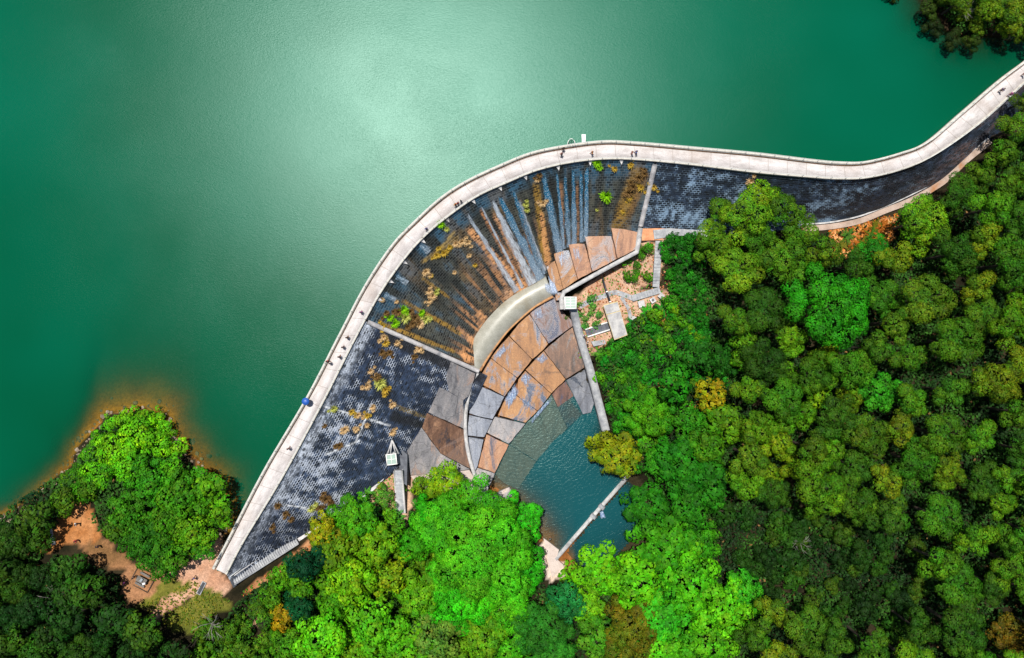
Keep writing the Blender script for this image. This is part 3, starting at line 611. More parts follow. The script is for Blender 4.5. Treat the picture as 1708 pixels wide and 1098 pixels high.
def hz(x, y):
    i = np.clip(np.searchsorted(GX, x) - 1, 0, len(GX) - 2); j = np.clip(np.searchsorted(GY, y) - 1, 0, len(GY) - 2)
    fx = (x - GX[i]) / (GX[i + 1] - GX[i]); fy = (y - GY[j]) / (GY[j + 1] - GY[j])
    return (from_h[i, j] * (1 - fx) * (1 - fy) + from_h[i + 1, j] * fx * (1 - fy) + from_h[i, j + 1] * (1 - fx) * fy + from_h[i + 1, j + 1] * fx * fy)
def at(px, py, off=0.0):
    """world point on the sight line that lies off metres above the terrain"""
    z = 10.0
    for _ in range(30):
        p = W(px, py, z); z = 0.5 * z + 0.5 * (float(hz(p[0], p[1])) + off)
    return W(px, py, z)
# ground colours: soil, litter, trodden earth, turf
PX, PY = P(X, Y, H)
ng = fbm(X * 0.5, Y * 0.5, 300); ng2 = fbm(X * 0.15, Y * 0.15, 310)
jx = PX + (fbm(X * 0.6, Y * 0.6, 320) - 0.5) * 26; jy = PY + (fbm(X * 0.6, Y * 0.6, 330) - 0.5) * 26
GC = mixc((0.010, 0.009, 0.004), (0.026, 0.020, 0.010), sm(ng, 0.35, 0.7))  # dark soil, taken near black to deepen the shade between crowns
def paint(poly, c1, c2, amt=1.0):
    global GC
    k = inpoly(jx, jy, poly)
    GC = np.where(k[..., None], GC * (1 - amt) + amt * mixc(c1, c2, sm(ng, 0.3, 0.7)), GC)
DIRT, DIRT2 = (0.26, 0.10, 0.03), (0.36, 0.165, 0.065)
paint([(1060, 480), (1140, 480), (1150, 520), (1060, 540), (1000, 580), (960, 600), (955, 500), (1000, 450), (1070, 400), (1110, 400), (1100, 470)], (0.34, 0.20, 0.13), (0.44, 0.29, 0.20))
paint([(640, 790), (660, 760), (690, 790), (690, 840), (670, 880), (640, 850), (560, 850), (590, 825), (640, 780)], (0.40, 0.24, 0.15), (0.48, 0.32, 0.22))
paint([(410, 985), (520, 905), (560, 900), (470, 960), (420, 1010)], (0.30, 0.12, 0.045), (0.38, 0.19, 0.09))
paint([(400, 1035), (430, 1010), (440, 1030), (405, 1060)], (0.36, 0.20, 0.12), (0.42, 0.26, 0.16))
paint([(1380, 390), (1500, 360), (1490, 400), (1430, 430), (1385, 430)], (0.40, 0.15, 0.035), (0.46, 0.24, 0.10))
paint([(45, 920), (80, 885), (110, 840), (145, 835), (165, 880), (180, 905), (120, 912), (60, 925)], DIRT, DIRT2)
paint([(120, 900), (180, 900), (230, 940), (215, 960), (150, 930)], (0.14, 0.075, 0.03), (0.22, 0.11, 0.05))
paint([(205, 950), (245, 935), (275, 960), (260, 1000), (225, 1010), (205, 980)], (0.20, 0.10, 0.045), (0.28, 0.14, 0.07))
paint([(265, 965), (320, 930), (360, 900), (375, 905), (360, 950), (390, 975), (375, 990), (340, 985), (300, 1010), (250, 1032), (245, 1022), (290, 990), (330, 968)], (0.36, 0.19, 0.115), (0.43, 0.26, 0.175))
paint([(255, 985), (280, 968), (320, 966), (300, 985), (250, 1012), (235, 1010)], (0.085, 0.09, 0.014), (0.14, 0.13, 0.022))
paint([(335, 985), (375, 985), (385, 1010), (345, 1040), (320, 1060), (270, 1040), (300, 1015)], (0.085, 0.095, 0.014), (0.15, 0.14, 0.025))
paint([(905, 898), (945, 940), (935, 975), (910, 965)], (0.48, 0.38, 0.31), (0.55, 0.45, 0.38))
shore = (SD > 0) & (d1 > d2)
GC = np.where((shore & (dl < -0.05))[..., None], mixc((0.34, 0.16, 0.03), (0.26, 0.10, 0.02), sm(ng2, 0.3, 0.7)), GC)
GC = np.where(((SD > 0) & (d2 >= d1) & (dl < 1.0))[..., None], np.array((0.025, 0.016, 0.008)), GC)  # dark leaf mud, also standing in for shade and reflections of bank trees
pool_bed = (SD < 0) & (H < 0.35) & (PX > 780) & (PX < 1100) & (PY > 560) & (PY < 1000)
GC = np.where(((SD < 0) & (H < 0.6) & (PX > 955))[..., None], np.array((0.030, 0.024, 0.012)), GC)
pool_bed &= PX < 960
GC = np.where(pool_bed[..., None], mixc((0.16, 0.06, 0.015), (0.24, 0.10, 0.03), sm(ng, 0.3, 0.7)), GC)

# ------------------------------------------------------------------ walls, stairs, weir, small buildings
def wl_thing(name, pts, wdt, mat, depth, label, cat, taper=0.0, smooth=False):
    p = np.array([W(*q) for q in pts]); 
    if smooth: p = catmull(p, 8)
    o = bar(name, p, wdt, 0, mat, None, depth, taper); return tag(o, label, cat)
tw = wl_thing('training_wall', [(1069, 380, 10.9), (1066, 402, 10.9), (1063, 420, 10.7), (1000, 454, 8.4), (941, 487, 6.3), (937, 498, 6.0), (938, 516, 5.7)], 0.72, M['white_wall'], 5.0, 'white-topped training wall stepping down beside the orange chute slabs', 'wall', 0.02)
wl_thing('retaining_wall', [(957, 515, 4.9), (964, 545, 4.6), (974, 581, 4.2), (985, 616, 3.9), (994, 650, 3.6), (1012, 719, 3.2)], 1.25, M['grey'], 4.0, 'long grey retaining wall between the apron and the ferny slope', 'wall', 0.25)
weir = empty('weir'); tag(weir, 'narrow concrete weir closing the teal stilling pool', 'weir')
bar('weir_wall', [W(927, 934, 0.75), W(998, 852, 0.75), W(1050, 793, 0.75)], 0.55, 0, M['white_wall'], weir, 4.0, 0.2)
for qx, qy, dz in ((990, 862, 0.0), (1004, 846, 0.0)):
    p = W(qx, qy, 0.95); bar('weir_post', [p + [-.25, -.3, dz], p + [.25, .3, dz]], 1.1, 0, M['grey'], weir, 1.2)
slab([(906, 897), (933, 917), (928, 932), (942, 944), (921, 965), (912, 930)], [0.45, 0.5, 0.6, 0.6, 1.0, 1.0], M['pale'], None, 'landing_slab', 1.6)
tag(apron_objs[-1], 'pale triangular concrete landing at the foot of the weir', 'landing')
slab([(835, 818), (850, 812), (858, 825), (840, 838), (818, 830)], [0.5, 0.35, 0.4, 0.9, 1.1], M['greyslab'], None, 'shore_slab', 1.6)
tag(apron_objs[-1], 'broken grey slab at the pool edge under the bright green tree', 'slab')

def stairs(name, a, b, wdt, n, mat, label, cheek=None, rise=None):
    a, b = np.array(a), np.array(b); d = b[:2] - a[:2]; L = np.linalg.norm(d); d = d / L; nn = np.array([-d[1], d[0]])
    vv, ff = [], []
    for i in range(n):
        s0, s1 = L * i / n, L * (i + 1) / n; z = a[2] + (b[2] - a[2]) * (i + (0.0 if b[2] < a[2] else 1.0)) / n
        k = len(vv)
        for s in (s0, s1):
            for w_ in (-wdt / 2, wdt / 2):
                p = a[:2] + d * s + nn * w_; vv += [(*p, z), (*p, min(a[2], b[2]) - 0.8)]
        ff += [(k, k + 4, k + 6, k + 2), (k, k + 1, k + 5, k + 4), (k + 2, k + 6, k + 7, k + 3), (k, k + 2, k + 3, k + 1), (k + 4, k + 5, k + 7, k + 6)]
    root = empty(name); tag(root, label, 'steps')
    me = py_mesh('steps', vv, ff); link('treads', me, mat, root)
    if cheek is not None:
        for sgn in (-1, 1):
            o_ = nn * sgn * (wdt / 2 + 0.14); bar('side_wall', [np.r_[a[:2] + o_, a[2] + 0.25], np.r_[b[:2] + o_, b[2] + 0.25]], 0.24, 0, cheek, root, 1.2)
    return root
stairs('stone_steps', W(1054, 498, 6.9), W(1101, 484, 8.3), 1.15, 11, M['grey'], 'short flight of pale stone steps below the long grey ramp')
stairs('stone_steps', W(978, 556, 4.3), W(1015, 544, 5.6), 1.15, 9, M['dark'], 'dark flight of steps with white side walls beside the flat-roofed hut', M['white'])
stairs('stone_steps', W(1094, 479, 8.2), W(1099, 402, 9.9), 1.2, 14, M['grey'], 'long grey ramp of steps climbing to the orange paving')
stairs('stone_steps', W(664, 785, 8.2), W(669, 856, 6.2), 1.15, 12, M['grey'], 'straight grey steps running from the slatted white kiosk to the wood', M['rib'])
stp = [at(388, 968, 0.25), at(445, 935, 0.25), at(495, 900, 0.3)]
stairs('stone_steps', stp[2], stp[0], 1.3, 30, M['grey'], 'long shallow grey steps along the toe of the dam near the dirt clearing', M['grey'])

hut = empty('hut', tuple(W(1026, 537, 5.0))); tag(hut, 'small flat-roofed concrete hut with one joint across its pale roof', 'hut')
hp = np.array([W(*q, 8.0) for q in ((1007, 510), (1030, 504), (1046, 558), (1025, 566))]); ho = np.array(hut.location)
def prism(name, pts, z0, z1, mat, parent, off=np.zeros(3), grow=0.0):
    p = np.array([q[:2] for q in pts]); c = p.mean(0); d = p - c; p = c + d * (1 + grow / np.linalg.norm(d, axis=1)[:, None]); n = len(p)
    if sum(p[i][0] * p[(i + 1) % n][1] - p[(i + 1) % n][0] * p[i][1] for i in range(n)) < 0: p = p[::-1]
    vv = [(a[0] - off[0], a[1] - off[1], z1 - off[2]) for a in p] + [(a[0] - off[0], a[1] - off[1], z0 - off[2]) for a in p]
    return link(name, py_mesh(name, vv, [tuple(range(n)), tuple(range(2 * n - 1, n - 1, -1))] + [(i, i + n, (i + 1) % n + n, (i + 1) % n) for i in range(n)]), mat, parent)
prism('wall', hp, 4.2, 7.8, M['pale'], hut, ho, -0.3)
sp1 = hp[0] * 0.73 + hp[3] * 0.27; sp2 = hp[1] * 0.73 + hp[2] * 0.27; e_ = (hp[3] - hp[0]) * 0.012
roofm = surf('hut_roof', (0.25, 0.25, 0.26), (0.38, 0.375, 0.37), 0.8, 0.85, (0.15, 0.14, 0.13), 0.3, c3lo=0.52)
prism('roof_slab', [hp[0], hp[1], sp2 - e_, sp1 - e_], 7.8, 8.02, roofm, hut, ho)
prism('roof_slab', [sp1 + e_, sp2 + e_, hp[2], hp[3]], 7.8, 8.0, roofm, hut, ho)
prism('roof_edge', hp, 7.70, 7.9, surf('ochre_edge', (0.42, 0.34, 0.16), (0.5, 0.42, 0.24)), hut, ho, 0.16)
prism('doorstep', [W(1012, 566, 4.6), W(1024, 562, 4.6), W(1020, 572, 4.6), W(990, 578, 4.6), W(986, 570, 4.6)], 3.8, 4.75, M['grey'], hut, ho)
for k, (qx, qy, s_, lab) in enumerate([(1070, 507, 1.15, 'largest pale concrete block on the slope by the short steps'), (1089, 501, 0.9, 'concrete inspection block with a dark round hole'), (1103, 494, 0.9, 'pale concrete block at the top end of the short steps'), (1057, 531, 0.7, 'small pale block below the hut corner in yellow shrubs'), (1040, 570, 0.9, 'grey block at the lower corner of the flat-roofed hut')]):
    p = at(qx, qy, 0.5); bl = empty('concrete_block', tuple(p - [0, 0, 0.5]), 0.3 * k + 0.25); tag(bl, lab, 'block')
    q = s_ / 2; prism('body', [(-q, -q), (q, -q), (q, q), (-q, q)], -0.5, 0.5, M['white_wall'] if k < 4 else M['dark'], bl, grow=-0.05)
    prism('lid', [(-q, -q), (q, -q), (q, q), (-q, q)], 0.5, 0.58, M['white_wall'], bl, grow=0.03)
    if k == 1:
        a = np.linspace(0, 2 * np.pi, 14, endpoint=False); prism('hole_dark', np.c_[np.cos(a), np.sin(a)] * 0.24, 0.58, 0.60, M['black'], bl)  # flat black disc stands in for the shade inside the hole
pp = [W(1005, 464, 6.5), W(1011, 484, 6.6), W(1018, 504, 7.0)]
def tube(name, pts, r, mat, parent, seg=8):
    pts = [Vector(p) for p in pts]; vv, ff = [], []
    for i, p in enumerate(pts):
        t = (pts[min(i + 1, len(pts) - 1)] - pts[max(i - 1, 0)]).normalized(); u = t.orthogonal().normalized(); v_ = t.cross(u)
        rr = r if np.isscalar(r) else r[i]
        vv += [tuple(p + u * rr * math.cos(a) + v_ * rr * math.sin(a)) for a in [2 * math.pi * k / seg for k in range(seg)]]
    for i in range(len(pts) - 1):
        for k in range(seg): ff.append((i * seg + k, i * seg + (k + 1) % seg, (i + 1) * seg + (k + 1) % seg, (i + 1) * seg + k))
    ff += [tuple(range(seg))[::-1], tuple(range(len(vv) - seg, len(vv)))]
    return link(name, py_mesh(name, vv, ff, True), mat, parent)
pr = empty('water_pipe'); tag(pr, 'black pipe running from the white training wall to the hut', 'pipe')
tube('pipe', pp, 0.16, M['black'], pr)
for t in (0.55, 0.97): tube('pipe_collar', [np.array(pp[0]) * (1 - t) + np.array(pp[2]) * t, np.array(pp[0]) * (1 - t - 0.04) + np.array(pp[2]) * (t + 0.04)], 0.24, M['white'], pr)

def kiosk(name, poly, zt, zb, label, bars):
    r_ = empty(name); tag(r_, label, 'kiosk'); p = np.array([W(*q, zt) for q in poly]); 
    prism('platform', p, zb, zt - 1.1, M['grey'], r_, grow=0.25)
    for i in range(4):
        a, b = p[i], p[(i + 1) % 4]
        tube('top_rail', [a, b], 0.09, M['white'], r_, 6); tube('corner_post', [a, a - [0, 0, 1.1]], 0.09, M['white'], r_, 6)
    prism('glazed_roof', p, zt - 0.12, zt - 0.06, plain('dull_glass', (0.24, 0.33, 0.29), 0.3), r_, grow=-0.1)
    for i in range(1, bars[0]): tube('roof_bar', [p[0] + (p[1] - p[0]) * i / bars[0], p[3] + (p[2] - p[3]) * i / bars[0]], 0.06, M['white'], r_, 5)
    for i in range(1, bars[1]): tube('roof_bar', [p[0] + (p[3] - p[0]) * i / bars[1], p[1] + (p[2] - p[1]) * i / bars[1]], 0.06, M['white'], r_, 5)
    return r_
kiosk('gauge_kiosk', [(942, 496), (961, 496), (961, 515), (943, 515)], 6.9, 3.5, 'white barred gauge kiosk at the lower end of the training wall', (2, 4))
k2 = kiosk('gauge_kiosk', [(644, 759), (660, 757), (662, 774), (646, 776)], 9.6, 6.0, 'white slatted kiosk with a fan of pale bars at the foot of the masonry face', (2, 2))
for a in ((646, 759), (651, 758), (660, 757), (665, 757)): tube('fan_bar', [W(a[0], a[1], 9.4), W(654, 734, 9.9)], 0.12, M['white_wall'], k2, 6)
prism('shade_block', [W(664, 748, 8.4), W(678, 760, 8.4), W(680, 808, 6.0), W(668, 800, 6.0)], 4.0, 7.2, M['dark'], k2)  # dark block added for the blue-dark shade beside the kiosk steps
slab([(1070, 381), (1110, 381), (1106, 401), (1070, 402)], 10.15, M['orangepave'], None, 'paved_terrace', 1.2); tag(apron_objs[-1], 'small orange paved terrace against the dividing rib', 'terrace')

# gauge post and ladder cage beyond the parapet
lc = empty('ladder_cage', tuple(W(953, 243, ZC))); tag(lc, 'white hooped ladder cage over the water at the crest', 'ladder'); lo = np.array(lc.location)
for k in range(5):
    z = 18.9 + k * 0.55; a = np.linspace(0, np.pi, 9); c0 = W(953, 241, z)
    tube('hoop', [c0 - lo + [0.62 * math.cos(t), 0.95 * math.sin(t), 0] for t in a], 0.05, M['white'], lc, 5)
for sx in (-0.25, 0.25): tube('ladder_rail', [W(953, 242, 17.5) - lo + [sx, 0.1, 0], W(953, 242, 21.2) - lo + [sx, 0.1, 0]], 0.05, M['white'], lc, 5)
for t in (0.25, 0.5, 0.75): a = math.pi * t; tube('cage_bar', [W(953, 241, 18.9) - lo + [0.62 * math.cos(a), 0.95 * math.sin(a), 0], W(953, 241, 21.1) - lo + [0.62 * math.cos(a), 0.95 * math.sin(a), 0]], 0.04, M['white'], lc, 5)
gp = empty('water_gauge', tuple(W(973, 239, ZC))); tag(gp, 'white water gauge post standing in the reservoir beside the ladder cage', 'gauge'); go = np.array(gp.location)
tube('post', [W(973, 237, 17) - go, W(973, 232, 20.6) - go], 0.11, M['white'], gp, 8)
prism('gauge_board', [(-.28, .0), (.28, .0), (.34, 1.3), (-.34, 1.3)], 0.55, 0.65, M['white'], gp)
tube('bracket', [W(974, 240, ZC - .2) - go, W(973, 234, ZC + .3) - go], 0.07, M['steel'], gp, 6)

# ------------------------------------------------------------------ railings on both edges of the crest
def railing(curve, z, label, step, lo_i, hi_i):
    r_ = empty('railing'); tag(r_, label, 'railing')
    seg = curve[lo_i:hi_i]; d = np.r_[0, np.cumsum(np.hypot(*np.diff(seg, axis=0).T))]
    n = int(d[-1] / step); s = np.linspace(0, d[-1], n)
    pts = np.c_[np.interp(s, d, seg[:, 0]), np.interp(s, d, seg[:, 1])]
    pm = None
    for p in pts:
        if pm is None:
            o = tube('railing_post', [(0, 0, 0), (0, 0, 1.05)], 0.045, M['steel'], r_, 6); pm = o.data
        else: o = link('railing_post', pm, None, r_)
        o.location = (*p, z)
    fine = np.c_[np.interp(np.linspace(0, d[-1], n * 3), d, seg[:, 0]), np.interp(np.linspace(0, d[-1], n * 3), d, seg[:, 1])]
    for h in (0.55, 1.05): tube('rail', [(*p, z + h) for p in fine], 0.03, M['steel'], r_, 5)
nC = len(IC)
railing(IC - wn * -0.02, ZC + 0.12, 'thin steel railing along the downstream edge of the crest walkway', 2.35, 2, nC - 1)
railing(OC + wn * 0.09, ZC + 0.45, 'thin steel railing on the parapet facing the reservoir', 2.35, 2, nC - 1)

# ------------------------------------------------------------------ terrain mesh (kept below everything built on it)
BIG = bvh_of([o for o in C.objects if o.type == 'MESH' and (o.parent in (dam, apron, bank, weir) or o.name.startswith(('training', 'retaining', 'curved', 'landing', 'shore', 'paved')))  and not o.name.startswith(('crest_butt',))])
sel = np.argwhere((SD < 1.5) & (np.abs(X) < 100) & (np.abs(Y) < 70))
for i, j in sel:
    h, n, k, dd = BIG.ray_cast(Vector((GX[i], GY[j], 60)), Vector((0, 0, -1)))
    if h is not None and H[i, j] > h.z - 0.7: H[i, j] = h.z - 0.9 if abs(SD[i, j]) > 1.5 else min(h.z - 1.2, 17.0)
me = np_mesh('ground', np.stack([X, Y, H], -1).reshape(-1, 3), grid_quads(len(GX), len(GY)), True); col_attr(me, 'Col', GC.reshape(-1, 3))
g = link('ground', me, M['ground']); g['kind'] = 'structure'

# ------------------------------------------------------------------ water
def sheet(name, keep, z, depth, mat, efold, gx=GX, gy=GY, mn=0.0):
    nx, ny = len(gx), len(gy); XX, YY = np.meshgrid(gx, gy, indexing='ij'); Q = grid_quads(nx, ny)
    kk = keep.ravel()[Q].all(1); Q = Q[kk]; used, inv = np.unique(Q, return_inverse=True)
    V_ = np.c_[XX.ravel()[used], YY.ravel()[used], np.full(len(used), z)]
    me = np_mesh(name, V_, inv.reshape(-1, 4), True)
    flt_attr(me, 'Body', np.clip(1 - np.exp(-np.maximum(depth.ravel()[used], 0) / efold), mn, 1)); o = link(name, me, mat); o['kind'] = 'structure'; return o
sheet('reservoir_water', SD > -0.9, ZW, np.where(SD < 1.5, 9, ZW - H), M['lake'], 1.5)
gx = np.arange(-12, 30, 0.4); gy = np.arange(-48, 6, 0.4); XX, YY = np.meshgrid(gx, gy, indexing='ij')
POOL = [W(*p, 0)[:2] for p in [(790, 810), (830, 740), (880, 660), (960, 600), (1000, 660), (1030, 730), (1075, 770), (1049, 794), (927, 934), (900, 915), (870, 880), (830, 850)]]
SUBM = [W(*p, 0)[:2] for p in [(815, 800), (897, 660), (930, 640), (972, 692), (947, 715), (921, 738), (895, 770), (864, 817)]]
PH = hz(XX, YY); pk = inpoly(XX, YY, POOL)
dep = np.where(inpoly(XX, YY, SUBM), 0.62 + 0.25 * fbm(XX * .4, YY * .4, 777), -PH)
sheet('pool_water', pk, 0.0, dep, M['pool'], 1.3, gx, gy, 0.2)
STR = [W(*p, -0.9)[:2] for p in [(929, 935), (1050, 795), (1090, 800), (1090, 870), (1030, 930), (985, 960), (950, 975), (930, 955)]]
gx2 = np.arange(6, 32, 0.5); gy2 = np.arange(-52, -24, 0.5); XX, YY = np.meshgrid(gx2, gy2, indexing='ij')
sheet('stream_water', inpoly(XX, YY, STR), -0.9, -0.9 - hz(XX, YY), M['pool'], 1.0, gx2, gy2, 0.25)

# white water running down the spillway and over the slab edges
cw = empty('cascade_water'); cw['kind'] = 'structure'
def ribbon(p0, p1, w0, w1, blue, dens, seed, ended=True, n=40):
    rows = []
    for t in np.linspace(0, 1, n):
        px_, py_ = p0[0] + (p1[0] - p0[0]) * t, p0[1] + (p1[1] - p0[1]) * t
        h, nn = on_face(px_, py_)
        if h is not None: rows.append((np.array(h) + np.array(nn) * 0.07, t))
    p = np.array([r[0] for r in rows]); t = np.array([r[1] for r in rows])
    tg = np.gradient(p, axis=0); tg /= np.linalg.norm(tg, axis=1)[:, None]; sd = np.c_[-tg[:, 1], tg[:, 0], 0 * t]; sd /= np.linalg.norm(sd, axis=1)[:, None]
    K = 7; u = np.linspace(-1, 1, K); wd = (w0 + (w1 - w0) * t) * 0.066 * (0.85 + 0.4 * vnoise(t * 7, 0 * t, seed))
    VV = p[:, None] + sd[:, None] * (u[None, :, None] * wd[:, None, None])
    fo = ((dens + 0.12) * (1 - np.abs(u)[None] ** 2.2) * sm(t, 0, 0.12)[:, None] * np.ones((len(p), K))) + 0.5 * (fbm(t[:, None] * 14, u[None] * 1.5 + 0 * t[:, None], seed + 1) - 0.5)
    me = np_mesh('white_water', VV.reshape(-1, 3), grid_quads(len(p), K)[:, ::-1], True)
    uv = me.uv_layers.new(name='UVMap'); li = np.empty(len(me.loops), np.int32); me.loops.foreach_get('vertex_index', li)
    L = np.r_[0, np.cumsum(np.linalg.norm(np.diff(p, axis=0), axis=1))]
    uu = np.stack([(u[None] * wd[:, None] + seed * 3.7).ravel(), (L[:, None] * np.ones(K)[None]).ravel()], 1)[li]; uv.data.foreach_set('uv', uu.astype(np.float32).ravel())
    flt_attr(me, 'Foam', fo.ravel()); cc = mixc((0.002, 0.10, 0.20), (0.44, 0.47, 0.52), np.clip(t * 0.5 - 0.15 + (1 - blue), 0, 1)); col_attr(me, 'WCol', np.repeat(cc, K, 0))  # blue of the reflected sky is painted into the water colour
    link('falling_water', me, M['foam'], cw)
for a in (((905, 287), (934, 422), 9, 15, 1, 0.8), ((928, 284), (941, 415), 4, 7, 1, 0.7), ((942, 288), (949, 412), 5, 10, 1, 0.62), ((956, 277), (958, 410), 6, 9, 1, 0.75), ((969, 279), (970, 404), 5, 8, 1, 0.65), ((979, 274), (977, 402), 6, 8, 1, 0.8),
          ((829, 322), (902, 466), 8, 18, 0.95, 0.8), ((816, 324), (888, 474), 6, 18, 0.15, 0.62), ((774, 350), (862, 486), 6, 12, 0.25, 0.6), ((799, 338), (872, 480), 4, 6, 0.3, 0.5), ((862, 326), (908, 452), 5, 10, 0.35, 0.55), ((852, 308), (905, 458), 5, 14, 1, 0.55), ((700, 405), (716, 420), 8, 14, 0.7, 0.5), ((640, 490), (660, 500), 8, 12, 0.7, 0.45), ((660, 460), (680, 472), 8, 12, 0.7, 0.45)):
    ribbon(*a, seed=int(a[0][0]))
def foam_patch(poly, z, dens, seed):
    p = np.array([W(*q, z) for q in poly]); a, b, c, d = p; n = 8; u = np.linspace(0, 1, n); UU, VV = np.meshgrid(u, u, indexing='ij')
    G = (a * ((1 - UU) * (1 - VV))[..., None] + b * (UU * (1 - VV))[..., None] + c * (UU * VV)[..., None] + d * ((1 - UU) * VV)[..., None])
    me = np_mesh('foam', G.reshape(-1, 3), grid_quads(n, n), True)
    uv = me.uv_layers.new(name='UVMap'); li = np.empty(len(me.loops), np.int32); me.loops.foreach_get('vertex_index', li)
    uv.data.foreach_set('uv', (G.reshape(-1, 3)[:, :2] + seed)[li].astype(np.float32).ravel())
    e = np.minimum(np.minimum(UU, 1 - UU), np.minimum(VV, 1 - VV)) * 4
    flt_attr(me, 'Foam', (dens * np.clip(e, 0, 1)).ravel()); col_attr(me, 'WCol', np.full((n * n, 3), (0.10, 0.16, 0.28)))
    link('foam', me, M['foam'], cw)
for poly, z, dn, s in (([(864, 632), (876, 617), (892, 628), (876, 650)], 1.22, .6, 1), ([(890, 600), (908, 584), (918, 598), (902, 612)], 1.42, .55, 2), ([(838, 668), (862, 632), (868, 655), (846, 690)], 1.25, .7, 3), ([(858, 661), (868, 654), (898, 686), (890, 690)], 1.2, .5, 4), ([(878, 707), (922, 656), (926, 662), (884, 712)], 0.9, .6, 5), ([(818, 597), (842, 570), (852, 578), (832, 602)], 2.02, .6, 6), ([(912, 455), (925, 470), (935, 495), (918, 494)], 4.55, .75, 7), ([(905, 470), (922, 470), (926, 496), (910, 490)], 3.5, .6, 8),
        ([(884, 520), (905, 508), (912, 525), (900, 540)], 2.52, .5, 9), ([(999, 853), (1006, 850), (1012, 866), (1001, 866)], -0.75, .85, 10), ([(950, 412), (966, 408), (972, 436), (960, 440)], 7.0, .45, 11), ([(925, 422), (944, 416), (946, 440), (936, 452)], 5.75, .5, 12)):
    foam_patch(poly, z, dn, s * 3.1)

# ------------------------------------------------------------------ paths laid on the ground
def path(name, line, wpx, mat, lift=0.10):
    wp = np.array([at(*q) for q in line]); d = resample(catmull(wp, 8), 0.8)[0]
    t = np.gradient(d[:, :2], axis=0); t /= np.linalg.norm(t, axis=1)[:, None]; n = np.c_[-t[:, 1], t[:, 0]]; K = 5; hw = wpx * 0.1 / 2
    u = np.linspace(-1, 1, K); G = d[:, None, :2] + n[:, None] * (u[None, :, None] * hw)
    Z = hz(G[..., 0], G[..., 1]); Z = np.maximum(Z, Z.mean(1, keepdims=True)) + lift
    V_ = np.concatenate([G, Z[..., None]], -1)
    k = len(d); top = V_.reshape(-1, 3); q = grid_quads(k, K); e1 = np.concatenate([V_[:, :1], V_[:, :1] - [0, 0, 0.6]], 1).reshape(-1, 3); e2 = np.concatenate([V_[:, -1:], V_[:, -1:] - [0, 0, 0.6]], 1).reshape(-1, 3)
    A = np.vstack([top, e1, e2]); Q = np.vstack([q[:, ::-1], grid_quads(k, 2) + len(top), grid_quads(k, 2)[:, ::-1] + len(top) + 2 * k])
    o = link(name, np_mesh(name, A, Q), mat); o['kind'] = 'structure'; return o
path('footpath', [(1335, 382), (1380, 379), (1430, 370), (1475, 352), (1520, 334), (1570, 305), (1610, 268), (1650, 236)], 10, surf('toe_path', (0.26, 0.19, 0.15), (0.36, 0.28, 0.235), 0.6, 0.85, (0.28, 0.12, 0.045)), 0.3)
path('gutter', [(1335, 375), (1380, 372), (1430, 362), (1472, 346), (1515, 327), (1565, 299), (1604, 264), (1646, 232)], 2.6, M['white_wall'], 0.5)
path('footpath', [(1090, 392), (1140, 386), (1180, 388)], 16, M['grey'], 0.3)
path('footpath', [(966, 512), (985, 502), (1005, 495), (1025, 488), (1040, 492), (1056, 498)], 9, M['grey'], 0.15)
path('footpath', [(1036, 496), (1048, 515), (1052, 535)], 6, M['grey'], 0.15)
path('footpath', [(497, 898), (540, 870), (585, 842), (622, 812), (645, 785)], 11, M['rib'], 0.3)
path('gutter', [(392, 958), (440, 925), (500, 886), (545, 858), (590, 830), (625, 795), (645, 765)], 3, M['white_wall'], 0.5)

